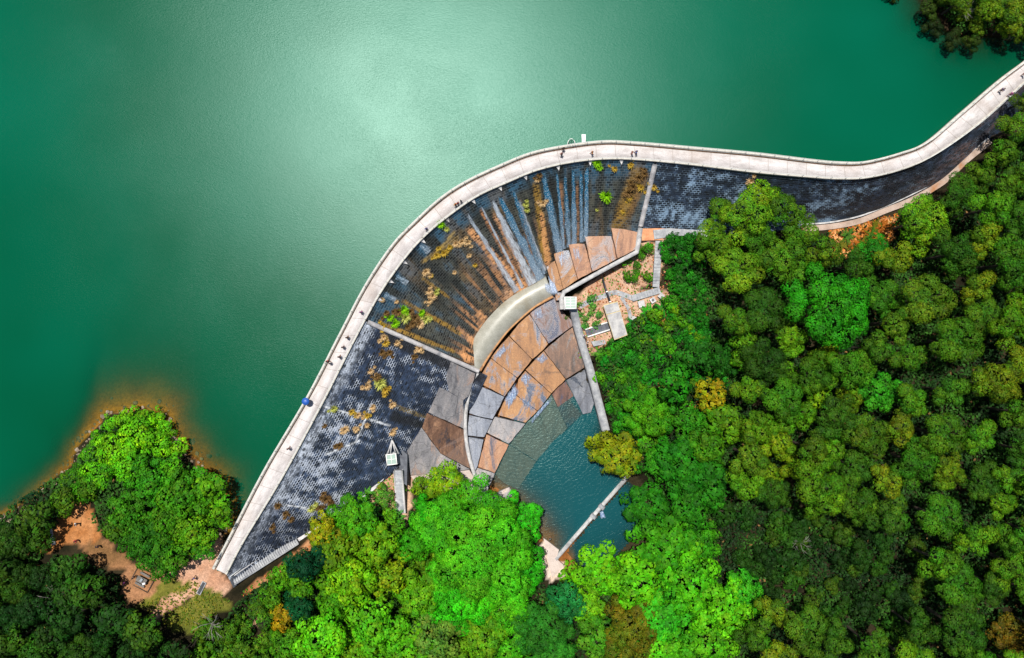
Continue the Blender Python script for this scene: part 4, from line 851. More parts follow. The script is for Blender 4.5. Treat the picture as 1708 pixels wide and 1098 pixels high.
# ------------------------------------------------------------------ vegetation prototypes
def unit(v): return v / (np.linalg.norm(v, axis=-1, keepdims=True) + 1e-9)
def leaf_mesh(name, p, n, size, tint, aspect=0.6, rg=None):
    rg = rg or rng; k = len(p); a = unit(np.cross(n, unit(rg.normal(size=(k, 3))))); b = np.cross(n, a)
    L = size[:, None] * 0.5; w_ = L * aspect
    fold = n * (size[:, None] * 0.10)
    V_ = np.stack([p - a * L, p - b * w_ + fold, p + a * L, p + b * w_ + fold], 1).reshape(-1, 3)
    me = np_mesh(name, V_, np.arange(4 * k).reshape(-1, 4)); col_attr(me, 'Tint', np.repeat(tint, 4, 0)); me.materials.append(M['leaf']); return me
def crown_mesh(seed, Rr, Hh, npuff, pr, sub, leaf, cover=1.0, flat=0.9, outline=0.25, aspect=0.6):
    rg = np.random.default_rng(seed)
    cs, rs = [(0, 0, Hh * 0.35)], [Rr * 0.5]
    for i in range(npuff):
        th = i * 2.39996 + rg.uniform(-.4, .4); f = math.sqrt((i + 0.6) / npuff); edge = 1 + outline * math.sin(2 * th + seed) * f + outline * 0.6 * math.sin(3.7 * th + seed * 2)
        r = rg.uniform(*pr); rad = max(0, (Rr * edge - r * 0.8)) * f
        z = Hh * (1 - (rad / (Rr * 1.15)) ** 2) * rg.uniform(0.62, 1.05) - r * 0.5
        cs.append((rad * math.cos(th), rad * math.sin(th), z)); rs.append(r)
    cs, rs = np.array(cs), np.array(rs)
    n = int(cover * 4.2 * (rs ** 2).sum() * 1.8 / (sub * sub)); pick = rg.choice(len(rs), n, p=rs ** 2 / (rs ** 2).sum())
    d = unit(rg.normal(size=(n, 3))); d[:, 2] = np.where(d[:, 2] < -0.3, -d[:, 2], d[:, 2])
    p = cs[pick] + d * rs[pick][:, None] * rg.uniform(0.82, 1.04, n)[:, None] * np.array([1, 1, flat])
    dm = np.linalg.norm(p[:, None] - cs[None], axis=2) / rs[None]; dm[np.arange(n), pick] = 9
    k = dm.min(1) > 0.86; p, d = p[k], d[k]; n = len(p)
    kl = max(5, int(7.5 * (sub / leaf) ** 2 * 0.55))
    ptone = rg.uniform(0.62, 1.2, len(rs))[pick][k]
    tone = ptone[:, None] * rg.uniform(0.72, 1.25, (n, 1)) * np.ones((1, 3)) * np.c_[rg.uniform(0.7, 1.3, n) * rg.uniform(0.72, 1.2, len(rs))[pick][k], np.ones(n), rg.uniform(0.7, 1.2, n)]
    o = unit(rg.normal(size=(n, kl, 3))); o = np.where((o * d[:, None]).sum(-1, keepdims=True) < -0.15, -o, o)
    rad = sub * rg.uniform(0.25, 1, (n, kl, 1)) ** 0.6
    q = (p[:, None] + o * rad).reshape(-1, 3); nn = unit((d[:, None] * 0.75 + o * 0.7 + np.array([0, 0, 0.08]) + rg.normal(size=o.shape) * 0.22).reshape(-1, 3))
    tint = np.repeat(tone, kl, 0) * rg.uniform(0.75, 1.25, (n * kl, 1)) * np.c_[rg.uniform(0.9, 1.15, n * kl), np.ones(n * kl), np.ones(n * kl)]
    return leaf_mesh('crown', q, nn, leaf * rg.uniform(0.5, 1.6, n * kl), tint, aspect, rg), cs, rs
def trunk_mesh(cs, rs, h, r0, seed, limbs=7):
    rg = np.random.default_rng(seed); vv, ff = [], []
    def tb(a, b, ra, rb, bend=0.0):
        a, b = np.array(a, float), np.array(b, float); k0 = len(vv); seg = 6; m = (a + b) / 2 + rg.normal(size=3) * bend
        for t in (0, .5, 1):
            p = (1 - t) ** 2 * a + 2 * t * (1 - t) * m + t * t * b; d = unit(b - a); u = unit(np.cross(d, [0.3, 0.9, 0.2])); v_ = np.cross(d, u); r = ra + (rb - ra) * t
            for k in range(seg): vv.append(tuple(p + (u * math.cos(k * 2 * math.pi / seg) + v_ * math.sin(k * 2 * math.pi / seg)) * r))
        for i in range(2):
            for k in range(seg): ff.append((k0 + i * seg + k, k0 + i * seg + (k + 1) % seg, k0 + (i + 1) * seg + (k + 1) % seg, k0 + (i + 1) * seg + k))
    tb((0, 0, -1.0), (0, 0, h), r0 * 1.3, r0 * 0.75, 0.1)
    for c in cs[1:limbs + 1]: tb((0, 0, h * rg.uniform(0.75, 1)), c + np.array([0, 0, h]), r0 * 0.5, r0 * 0.12, 0.3)
    me = py_mesh('trunk', vv, ff, True); me.materials.append(M['bark']); return me
PROTO = {}
def proto(sp_, Rr, th, seeds, **kw):
    for s in seeds:
        cm, cs, rs = crown_mesh(s, Rr, **kw); tm = trunk_mesh(cs, rs, th, 0.05 * Rr + 0.06, s)
        PROTO.setdefault(sp_, []).append((cm, tm, Rr, th))
proto('pine', 2.9, 6.0, (11, 12, 13), Hh=3.4, npuff=9, pr=(0.85, 1.25), sub=0.34, leaf=0.25, cover=1.0, outline=0.26)
proto('pine', 4.3, 6.5, (14, 15, 16, 17), Hh=4.6, npuff=17, pr=(0.95, 1.5), sub=0.36, leaf=0.26, cover=1.0, outline=0.26)
proto('broad', 3.2, 4.2, (21, 22), Hh=2.8, npuff=14, pr=(0.75, 1.2), sub=0.40, leaf=0.28, cover=1.05, outline=0.18)
proto('broad', 6.2, 5.0, (23, 24, 25), Hh=4.6, npuff=38, pr=(0.95, 1.6), sub=0.42, leaf=0.28, cover=1.05, outline=0.14)
proto('coarse', 2.8, 3.8, (31, 32, 33), Hh=2.6, npuff=12, pr=(0.7, 1.1), sub=0.50, leaf=0.42, cover=1.0, outline=0.28, aspect=0.7)
proto('coarse', 5.2, 4.2, (34, 35, 36, 37), Hh=3.8, npuff=30, pr=(0.8, 1.4), sub=0.52, leaf=0.42, cover=1.0, outline=0.22, aspect=0.7)
proto('banyan', 10.5, 5.0, (41,), Hh=6.5, npuff=88, pr=(0.9, 2.5), sub=0.42, leaf=0.28, cover=1.05, outline=0.15)
proto('bush', 1.2, 0.25, (51, 52), Hh=1.1, npuff=7, pr=(0.4, 0.6), sub=0.30, leaf=0.28, cover=1.0, outline=0.3)
proto('bush', 2.9, 0.6, (53, 54, 55), Hh=1.9, npuff=18, pr=(0.55, 0.95), sub=0.36, leaf=0.30, cover=1.0, outline=0.3)
def fern_mesh(seed, nfr=11, L=1.6):
    rg = np.random.default_rng(seed); ps, ns, sz, tn = [], [], [], []
    for i in range(nfr):
        th = i * 2.39996 + rg.uniform(-.3, .3); l = L * rg.uniform(.6, 1)
        for t in np.linspace(0.08, 1, 9):
            r = l * t; z = l * (0.75 * t - 0.62 * t * t)
            for sgn in (-1, 1):
                off = 0.16 * (1 - t * 0.7) * sgn; ps.append((r * math.cos(th) - off * math.sin(th), r * math.sin(th) + off * math.cos(th), z + 0.1))
                ns.append((-0.3 * math.cos(th) * t + rg.normal() * .15, -0.3 * math.sin(th) * t + rg.normal() * .15, 1)); sz.append(0.42 * (1.15 - 0.6 * t)); tn.append(np.ones(3) * rg.uniform(.75, 1.25))
    return leaf_mesh('fronds', np.array(ps), unit(np.array(ns)), np.array(sz), np.array(tn), 0.45, rg)
FERN = [fern_mesh(s) for s in (61, 62, 63)]
def tuft_mesh(seed, k=150, L=0.95):
    rg = np.random.default_rng(seed); th = rg.uniform(0, 2 * np.pi, k); el = rg.uniform(0.2, 1.4, k); l = L * rg.uniform(.4, 1.1, k)
    d = np.c_[np.cos(th) * np.cos(el), np.sin(th) * np.cos(el), np.sin(el)]; a = d * 0.05; b = d * l[:, None]; b[:, 2] -= 0.25 * l * np.cos(el)
    s = np.c_[-np.sin(th), np.cos(th), 0 * th] * rg.uniform(.03, .07, k)[:, None]
    V_ = np.stack([a - s, a + s, (a + b) * 0.5 + s * 1.2 + [0, 0, .06], b], 1).reshape(-1, 3)
    me = np_mesh('grass_tuft', V_, np.arange(4 * k).reshape(-1, 4)); col_attr(me, 'Tint', np.repeat(rg.uniform(.6, 1.3, (k, 1)) * np.ones((1, 3)), 4, 0)); me.materials.append(M['leaf']); return me
TUFT = [tuft_mesh(s) for s in (71, 72, 73)]

LEAFK = 0.54
trees = []      # (x, y, r) of what already stands
def tree(px, py, rpx, sp_, rgb, label, group=None, cat='tree', name='tree', th=None, k=LEAFK):
    near_ = min(abs(math.log(rpx * 0.108 / q[2])) for q in PROTO[sp_]); cm, tm, Rr, h0_ = random.choice([q for q in PROTO[sp_] if abs(math.log(rpx * 0.108 / q[2])) < near_ + 0.12]); h0 = th if th is not None else h0_
    s = rpx * 0.108 / Rr; zc = 10.0
    for _ in range(2):
        p = at(px, py, h0 * s + 1.0 * s); zc = p[2]; s = rpx * (CAMH - zc) / F / Rr
    gz = float(hz(p[0], p[1])); root = empty(name, (p[0], p[1], gz), random.uniform(0, 6.28)); s2 = s * random.uniform(0.92, 1.1)
    root.scale = (s, s2, s * random.uniform(0.9, 1.15)); tag(root, label, cat, group)
    c = link('crown', cm, None, root); c.location = (0, 0, h0); j = random.uniform(0.86, 1.14)
    l_ = lin(*rgb, k); c.color = (min(1, l_[0] * (0.95 if rgb[0] > 0.5 * rgb[1] else 1.7) * j * random.uniform(.9, 1.1)), min(1, l_[1] * j), min(1, l_[2] * j), 1)
    t = link('trunk', tm, None, root); t.scale = (1, 1, h0 / h0_)
    trees.append((px, py, rpx)); return root

# trees one can single out
T = [
 (792, 920, 108, 'banyan', (66, 186, 16), 'huge bright green spreading tree beside the stilling pool', 4.5),
 (745, 806, 40, 'coarse', (140, 185, 8), 'round yellow-green tree on the pale slab above the huge green tree', 4.2),
 (703, 812, 20, 'coarse', (110, 165, 10), 'small yellow-green tree against the white kiosk steps', 3.0),
 (510, 936, 33, 'broad', (2, 88, 48), 'dark blue-green round tree beside the long toe steps', 4.0),
 (500, 1010, 27, 'broad', (4, 92, 44), 'dark blue-green tree near the orange-flushed shrub', 4.0),
 (470, 1028, 22, 'coarse', (185, 150, 8), 'orange-yellow flushed tree in the lower wood', 3.5),
 (590, 862, 44, 'coarse', (60, 165, 10), 'mid green tree overhanging the pale footpath below the stone face', None),
 (541, 893, 34, 'coarse', (165, 165, 6), 'mustard-tipped tree beside the toe steps', None),
 (640, 830, 20, 'bush', (80, 175, 50), 'pale feathery shrub by the white kiosk', None),
 (1030, 757, 46, 'coarse', (136, 152, 10), 'olive-gold tree overhanging the teal pool', 3.0),
 (998, 742, 20, 'coarse', (130, 150, 8), 'small olive tree at the end of the grey retaining wall', 2.6),
 (1187, 656, 30, 'coarse', (150, 150, 10), 'golden-yellow round tree on the ferny slope', None),
 (1380, 514, 74, 'broad', (38, 160, 12), 'large dense vivid green tree standing above the pines', 6.5),
 (1463, 652, 38, 'coarse', (50, 170, 24), 'narrow emerald tree among the olive pines', 5.0),
 (1455, 416, 28, 'broad', (36, 150, 20), 'compact green tree beside the orange bare patch', 4.0),
 (1252, 352, 48, 'pine', (118, 168, 16), 'tall yellow-green tree in front of the navy stone face', 7.0),
 (1532, 372, 46, 'pine', (112, 162, 14), 'yellow-green tree beside the curving toe path', 7.0),
 (1682, 1055, 36, 'coarse', (120, 100, 10), 'brownish tree in the dark lower wood', 4.0),
 (1085, 690, 44, 'broad', (92, 178, 12), 'light green bushy tree on the slope above the retaining wall', 3.0),
 (940, 1002, 36, 'broad', (24, 140, 62), 'sea-green tree next to the pale landing', 3.5),
 (1052, 1048, 54, 'broad', (112, 118, 12), 'large olive-brown tree in the lower wood', 4.0),
 (722, 1062, 52, 'coarse', (118, 160, 50), 'greyish green tree with pale twigs in the lower wood', 4.0),
]
for a in T: tree(*a[:6], th=a[6])
# trees of the same make that stand in stands
def stand(lst, sp_, label, group, th=None, k=LEAFK):
    nm = 'shrub' if 'shrub' in label else 'tree'
    for px_, py_, r_, c_ in lst: tree(px_, py_, r_, sp_, c_, label, group, nm, nm, th=th, k=k)
stand([(722, 866, 44, (40, 195, 15)), (866, 872, 46, (45, 205, 20)), (690, 905, 32, (60, 185, 12)), (868, 945, 48, (44, 200, 12)), (840, 1010, 52, (70, 195, 12)), (762, 1000, 58, (52, 205, 12))], 'broad', 'bright green tree crowded against the huge spreading tree', 'bright trees around the huge spreading tree', 3.6)
stand([(620, 908, 48, (120, 185, 8)), (585, 962, 46, (130, 190, 8)), (645, 962, 40, (140, 175, 8)), (560, 920, 34, (110, 160, 8)), (540, 1062, 52, (80, 200, 12)), (622, 1042, 60, (98, 192, 14)), (700, 990, 44, (110, 190, 14)), (675, 1075, 46, (80, 190, 12)), (590, 1090, 40, (90, 180, 12)), (800, 1062, 50, (80, 175, 14)), (480, 1075, 34, (80, 150, 12)), (850, 1085, 44, (60, 175, 14)), (560, 1000, 34, (90, 170, 10))], 'coarse', 'yellow-green broadleaf tree in the wood below the toe steps', 'broadleaf wood below the toe steps')
stand([(900, 1045, 54, (36, 128, 26)), (920, 1090, 44, (40, 140, 30))], 'broad', 'dull green tree at the picture foot between two bright woods', 'dull green trees')
stand([(1000, 950, 50, (84, 205, 10)), (1062, 968, 56, (86, 205, 10)), (1112, 905, 56, (50, 160, 10)), (1080, 846, 48, (36, 138, 10)), (1150, 965, 56, (66, 190, 12)), (1205, 1015, 56, (80, 205, 14)), (1105, 1030, 50, (48, 185, 24)), (1182, 1072, 54, (74, 190, 14)), (1238, 985, 36, (52, 175, 24)), (1110, 1088, 46, (70, 190, 14)), (1000, 1065, 40, (60, 150, 20)), (980, 1010, 34, (90, 190, 12)), (1165, 910, 40, (46, 150, 10))], 'coarse', 'bright green broadleaf tree in the wood beyond the weir', 'broadleaf wood beyond the weir')
stand([(1140, 772, 50, (30, 125, 10)), (1152, 836, 46, (36, 135, 10)), (1100, 770, 34, (40, 140, 12)), (1180, 740, 40, (60, 140, 10)), (1190, 800, 36, (30, 120, 10)), (1160, 590, 30, (26, 110, 14)), (1120, 640, 34, (30, 130, 14)), (1150, 700, 38, (44, 140, 12)), (1200, 600, 34, (24, 96, 10)), (1210, 700, 34, (90, 150, 10))], 'coarse', 'mid green tree on the slope between the pool and the pines', 'trees on the slope above the pool')
stand([(1182, 402, 36, (98, 150, 16)), (1232, 452, 42, (108, 158, 18)), (1312, 432, 46, (92, 142, 16)), (1335, 382, 34, (86, 138, 14)), (1275, 520, 42, (56, 104, 10)), (1272, 606, 38, (50, 92, 10)), (1300, 350, 34, (80, 130, 14)), (1200, 350, 26, (96, 146, 16)), (1260, 400, 36, (80, 128, 12)), (1370, 420, 30, (90, 130, 14))], 'pine', 'olive-green lumpy tree in the stand below the navy stone face', 'stand below the navy stone face')
stand([(1692, 214, 30, (88, 130, 12)), (1664, 256, 26, (84, 128, 12)), (1703, 172, 20, (80, 120, 10)), (1636, 292, 24, (92, 136, 12))], 'pine', 'olive tree crowding the toe of the dam near its far end', 'trees at the far toe of the dam', 5.0)
# island and clearing
stand([(306, 826, 50, (60, 150, 10)), (218, 856, 40, (50, 135, 12)), (240, 896, 40, (40, 122, 12)), (350, 818, 34, (92, 165, 8)), (262, 922, 40, (44, 130, 12)), (322, 888, 42, (78, 158, 10)), (254, 806, 42, (46, 145, 12)), (336, 915, 22, (40, 140, 14)), (368, 856, 24, (100, 170, 10)), (282, 868, 34, (56, 140, 10)), (196, 880, 26, (60, 130, 10)), (292, 782, 24, (90, 170, 10)), (296, 930, 26, (52, 135, 12))], 'coarse', 'dense green tree on the wooded point beside the dam end', 'trees on the wooded point', 2.6, k=0.60)
stand([(190, 706, 19, (110, 190, 10)), (166, 733, 20, (100, 180, 10)), (146, 762, 20, (90, 165, 10)), (130, 788, 18, (80, 150, 10)), (212, 694, 18, (120, 200, 10)), (262, 700, 18, (110, 190, 10)), (276, 722, 17, (110, 195, 10)), (290, 748, 18, (90, 180, 10)), (112, 806, 18, (60, 130, 10)), (232, 722, 42, (128, 200, 10)), (192, 752, 38, (118, 196, 8)), (262, 742, 30, (120, 196, 10)), (168, 790, 36, (96, 172, 10)), (215, 775, 36, (100, 190, 14)), (142, 815, 28, (78, 150, 10)), (246, 700, 18, (70, 170, 20))], 'bush', 'low lime-green shrub at the tip of the wooded point', 'lime shrubs on the wooded point', k=0.62)
stand([(108, 835, 26, (54, 120, 12)), (60, 868, 34, (46, 104, 12)), (20, 900, 38, (36, 92, 12)), (70, 905, 22, (40, 100, 10)), (150, 815, 20, (80, 140, 10))], 'coarse', 'dark green tree on the shore behind the dirt path', 'shore trees', 2.4)
stand([(1592, 8, 26, (96, 128, 10)), (1640, 18, 28, (104, 138, 12)), (1690, 30, 28, (110, 146, 12)), (1625, 44, 16, (90, 125, 10)), (1670, 48, 15, (110, 150, 12)), (1720, 50, 26, (90, 120, 12)), (1570, -6, 22, (70, 100, 10)), (1660, -10, 30, (90, 125, 10)), (1480, -22, 24, (60, 80, 10)), (1610, 24, 14, (100, 135, 12)), (1548, 12, 20, (50, 78, 10)), (1556, 44, 17, (38, 58, 10)), (1588, 66, 17, (44, 64, 10)), (1440, -18, 20, (40, 60, 10)), (1618, 72, 14, (60, 85, 10)), (1702, 62, 14, (90, 125, 10))], 'pine', 'olive tree leaning over the reservoir bank past the dam end', 'trees on the far bank', 3.5)  # darkest low crowns added where the water only mirrors the bank trees

# fill the woods
def fill(poly, spc, sp_list, cols, label, group, n=4000, rr=(22, 34), hole=None, k=LEAFK, th=None, limit=120):
    nm = 'shrub' if 'shrub' in label else 'tree'
    xs = [p[0] for p in poly]; ys = [p[1] for p in poly]; c = 0
    for _ in range(n):
        x, y = random.uniform(min(xs), max(xs)), random.uniform(min(ys), max(ys)); r = random.uniform(*rr)
        if not inpoly(np.array(x), np.array(y), poly): continue
        if hole and inpoly(np.array(x), np.array(y), hole) and True: continue
        if any((x - a) ** 2 + (y - b) ** 2 < ((r + q) * spc) ** 2 for a, b, q in trees): continue
        i = random.randrange(len(cols)); tree(x, y, r, random.choice(sp_list), cols[i], label, group, nm, nm, th=th, k=k); c += 1
        if c >= limit: break
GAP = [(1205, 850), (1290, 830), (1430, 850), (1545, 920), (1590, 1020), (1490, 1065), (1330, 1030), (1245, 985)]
fill([(1215, 480), (1330, 450), (1500, 420), (1560, 340), (1640, 260), (1720, 200), (1790, 180), (1800, 1170), (1260, 1170), (1250, 900), (1220, 760)], 0.75, ['pine'], [(70, 132, 12), (62, 124, 12), (84, 142, 12), (54, 122, 14), (78, 128, 10), (96, 150, 10), (44, 110, 12), (110, 140, 10)], 'olive lumpy-crowned tree in the dense dark wood', 'dense olive wood', 9000, (27, 48), GAP, th=8.0, limit=150)
fill([(1230, 560), (1420, 600), (1440, 720), (1330, 820), (1240, 800)], 0.62, ['coarse', 'pine'], [(110, 170, 10), (120, 160, 8), (90, 150, 10)], 'yellow-green tree at the near edge of the dense wood', 'yellow-green edge trees', 3000, (22, 34), th=5.0, limit=16)
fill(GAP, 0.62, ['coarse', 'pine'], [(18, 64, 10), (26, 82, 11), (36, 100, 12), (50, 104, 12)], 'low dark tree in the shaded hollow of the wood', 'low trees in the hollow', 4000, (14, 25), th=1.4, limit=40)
fill([(-30, 945), (40, 950), (110, 945), (135, 970), (175, 1000), (195, 1035), (290, 1075), (310, 1160), (-70, 1160), (-70, 945)], 0.66, ['coarse', 'broad'], [(24, 82, 14), (34, 92, 14), (44, 104, 12), (56, 108, 12), (20, 76, 16)], 'dark green tree in the wood below the dirt clearing', 'dark wood below the clearing', 5000, (22, 34), th=4.0, limit=62)  # leaf greens darkened to carry the lens vignetting in this corner
fill([(330, 1045), (400, 1030), (430, 1000), (470, 980), (480, 1120), (320, 1120)], 0.62, ['coarse', 'bush'], [(60, 130, 14), (90, 150, 16), (70, 140, 20)], 'scrubby green tree beside the turf at the dam end', 'scrub at the dam end', 3000, (16, 26), th=1.5, limit=20)
fill([(430, 985), (500, 920), (620, 870), (690, 880), (900, 1000), (930, 1160), (440, 1160)], 0.60, ['coarse'], [(70, 150, 12), (90, 165, 10), (54, 130, 12)], 'mid green tree filling the wood below the toe steps', 'filling trees below the toe steps', 4000, (18, 28), th=3.0, limit=30)

# shrubs and ferns on the open slope
fill([(1000, 590), (1060, 540), (1120, 500), (1190, 560), (1210, 640), (1100, 660), (1060, 620), (1015, 640)], 0.55, ['bush'], [(30, 150, 22), (60, 165, 14), (40, 140, 14), (110, 170, 10)], 'leafy green shrub on the slope below the hut', 'shrubs on the slope', 3000, (9, 16), limit=46)
fill([(1045, 420), (1085, 410), (1080, 470), (1040, 470)], 0.7, ['bush'], [(60, 150, 14), (90, 160, 12)], 'small green shrub between the training wall and the grey ramp', 'shrubs by the ramp', 600, (7, 12), limit=9)
fill([(1105, 400), (1160, 395), (1180, 470), (1170, 560), (1120, 480)], 0.6, ['bush', 'coarse'], [(24, 120, 14), (30, 140, 16)], 'deep green shrub beside the grey ramp', 'deep green shrubs by the ramp', 1500, (11, 19), th=0.8, limit=24)
fill([(1010, 640), (1060, 620), (1120, 700), (1100, 760), (1060, 720), (1020, 690)], 0.55, ['bush', 'coarse'], [(34, 150, 14), (70, 165, 12), (40, 130, 14)], 'leafy shrub above the end of the retaining wall', 'shrubs above the retaining wall', 1500, (11, 20), th=0.8, limit=26)
fill([(960, 505), (1000, 515), (1003, 545), (972, 548)], 0.75, ['bush'], [(90, 170, 60), (110, 180, 70)], 'pale green ground shrub in the small plot beside the hut', 'shrubs in the plot by the hut', 300, (5, 8), limit=8)
for (x_, y_, r_, c_) in ((988, 498, 9, (60, 160, 60)), (1014, 600, 13, (20, 150, 30)), (1004, 632, 12, (70, 180, 14)), (945, 530, 5, (50, 120, 10)), (786, 687, 4, (60, 130, 10)), (796, 762, 4, (160, 170, 10)), (668, 818, 8, (80, 170, 20)), (632, 812, 6, (160, 180, 40))):
    tree(x_, y_, r_, 'bush', c_, 'little green shrub rooted at the edge of concrete', 'shrubs at concrete edges', 'shrub', 'shrub')
def scatter_ferns(poly, n, cols, label, group, s=(0.7, 1.3)):
    xs = [p[0] for p in poly]; ys = [p[1] for p in poly]; c = 0
    while c < n:
        x, y = random.uniform(min(xs), max(xs)), random.uniform(min(ys), max(ys))
        if not inpoly(np.array(x), np.array(y), poly): continue
        p = at(x, y, 0.5); o = link('fern', random.choice(FERN)); o.location = (p[0], p[1], p[2] - 0.3); o.rotation_euler = (random.uniform(-.2, .2), random.uniform(-.2, .2), random.uniform(0, 6.28))
        k = random.uniform(*s); o.scale = (k, k, k); o.color = (*lin(*random.choice(cols), LEAFK), 1); tag(o, label, 'fern', group); c += 1
scatter_ferns([(1000, 590), (1060, 530), (1110, 500), (1190, 540), (1215, 620), (1200, 690), (1110, 680), (1050, 640), (1015, 650)], 95, [(30, 150, 26), (50, 170, 20), (24, 130, 30), (160, 110, 50), (90, 160, 30)], 'arching fern on the bank below the hut', 'ferns on the bank')
scatter_ferns([(560, 860), (640, 800), (672, 870), (660, 920), (600, 880)], 14, [(80, 170, 60), (100, 180, 60)], 'pale fern on the dry bank by the white steps', 'ferns by the white steps')
scatter_ferns([(1385, 390), (1490, 362), (1480, 400), (1420, 430)], 16, [(120, 120, 20), (70, 120, 20), (190, 110, 30)], 'dry fern on the orange bank under the toe path', 'ferns under the toe path')
scatter_ferns([(410, 1000), (500, 930), (520, 960), (440, 1030)], 16, [(40, 140, 20), (70, 150, 20)], 'green fern beside the long toe steps', 'ferns by the toe steps')

# tufts growing out of the dam faces
TAN, GLD, GRN, PAL, BRO = (205, 175, 130), (190, 160, 62), (130, 190, 20), (180, 185, 95), (118, 92, 55)
SPT = [(728, 426, GLD, 1), (740, 422, GLD, 1.2), (710, 453, TAN, 1.2), (718, 460, GLD, .8), (760, 406, TAN, 1.2), (770, 403, TAN, 1.2), (780, 404, TAN, 1), (750, 412, GLD, 1), (782, 426, TAN, .8), (792, 442, GLD, .8), (758, 454, TAN, .8), (716, 486, TAN, 1.2), (722, 494, TAN, 1.2), (716, 502, TAN, 1), (727, 488, PAL, 1), (672, 516, GRN, 1.5), (676, 530, PAL, 1.5), (658, 540, GRN, 1.3), (650, 531, GRN, 1), (638, 543, GLD, 1.1), (702, 522, GRN, 1.1), (710, 532, PAL, 1.3), (692, 530, BRO, 1.4), (664, 520, BRO, 1.4), (684, 520, BRO, 1.3), (688, 540, BRO, 1.3), (700, 540, TAN, 1.3), (644, 522, BRO, 1), (680, 546, BRO, 1.1), (637, 500, TAN, .8), (661, 503, TAN, .7),
 (1011, 326, GRN, 1.9), (996, 272, GRN, 1.4), (905, 339, TAN, 1.1), (877, 341, PAL, 1), (879, 350, PAL, .9), (1056, 312, BRO, 1.4), (1065, 297, BRO, 1.4), (1048, 322, BRO, 1.4), (1069, 313, GLD, 1.1), (1039, 353, GLD, .8), (1025, 281, GLD, 1), (1050, 330, GLD, 1), (1075, 290, BRO, 1.2), (996, 350, PAL, .6), (735, 374, GRN, 1.3), (745, 382, PAL, .9), (900, 292, BRO, 1), (896, 300, TAN, .8), (1052, 276, GLD, 1)]
LFT = [(643, 572, GLD, 1.2), (637, 588, BRO, 1.2), (662, 572, TAN, 1), (699, 581, TAN, 1.4), (640, 562, TAN, 1.1), (618, 619, TAN, 1), (634, 640, PAL, 1.7), (612, 644, TAN, 1.2), (643, 650, GLD, 1.3), (628, 628, BRO, 1.4), (621, 679, TAN, 1), (654, 675, TAN, 1.1), (556, 682, PAL, 1.1), (586, 687, GLD, 1), (597, 692, TAN, 1), (612, 693, GLD, 1.1), (612, 709, TAN, .9), (575, 716, TAN, 1.3), (594, 716, TAN, 1), (654, 721, TAN, 1.2), (566, 743, BRO, 1.2), (541, 710, BRO, .8), (464, 843, BRO, 1.2), (476, 856, BRO, 1), (519, 848, PAL, 1.2), (544, 832, BRO, 1.5), (552, 838, BRO, 1.2), (485, 866, BRO, 1), (454, 879, BRO, 1), (534, 846, BRO, 1.2), (650, 588, BRO, 1.1), (690, 595, BRO, 1)]
KW = {TAN: 'straw-coloured', GLD: 'golden', GRN: 'bright green', PAL: 'pale green', BRO: 'brown'}
def tufts(lst, where, grp):
    lst = list(lst); lst += [(x + random.uniform(-9, 9), y + random.uniform(-9, 9), c_, k * random.uniform(.4, .7)) for x, y, c_, k in lst if k >= 1 for _ in range(2)]
    for x, y, c_, k in lst:
        h, nn = on_face(x, y)
        if h is None: continue
        o = link('grass_tuft', random.choice(TUFT)); o.location = h; q = (nn * 0.7 + Vector((0, 0, 0.5))).normalized().to_track_quat('Z', 'Y'); o.rotation_euler = q.to_euler()
        o.scale = (k * .95, k * .95, k * 0.9); o.color = (*lin(*c_, 0.95), 1); tag(o, KW[c_] + ' grass tuft growing ' + where, 'grass tuft', KW[c_] + ' tufts ' + grp)
tufts(SPT, 'out of the streaked spillway face', 'on the spillway face')
tufts(LFT, 'out of the long straight masonry face', 'on the straight masonry face')
tufts([(1252, 302, TAN, 1.2), (1090, 312, GLD, 1)], 'on the navy stone face by the trees', 'on the navy face')

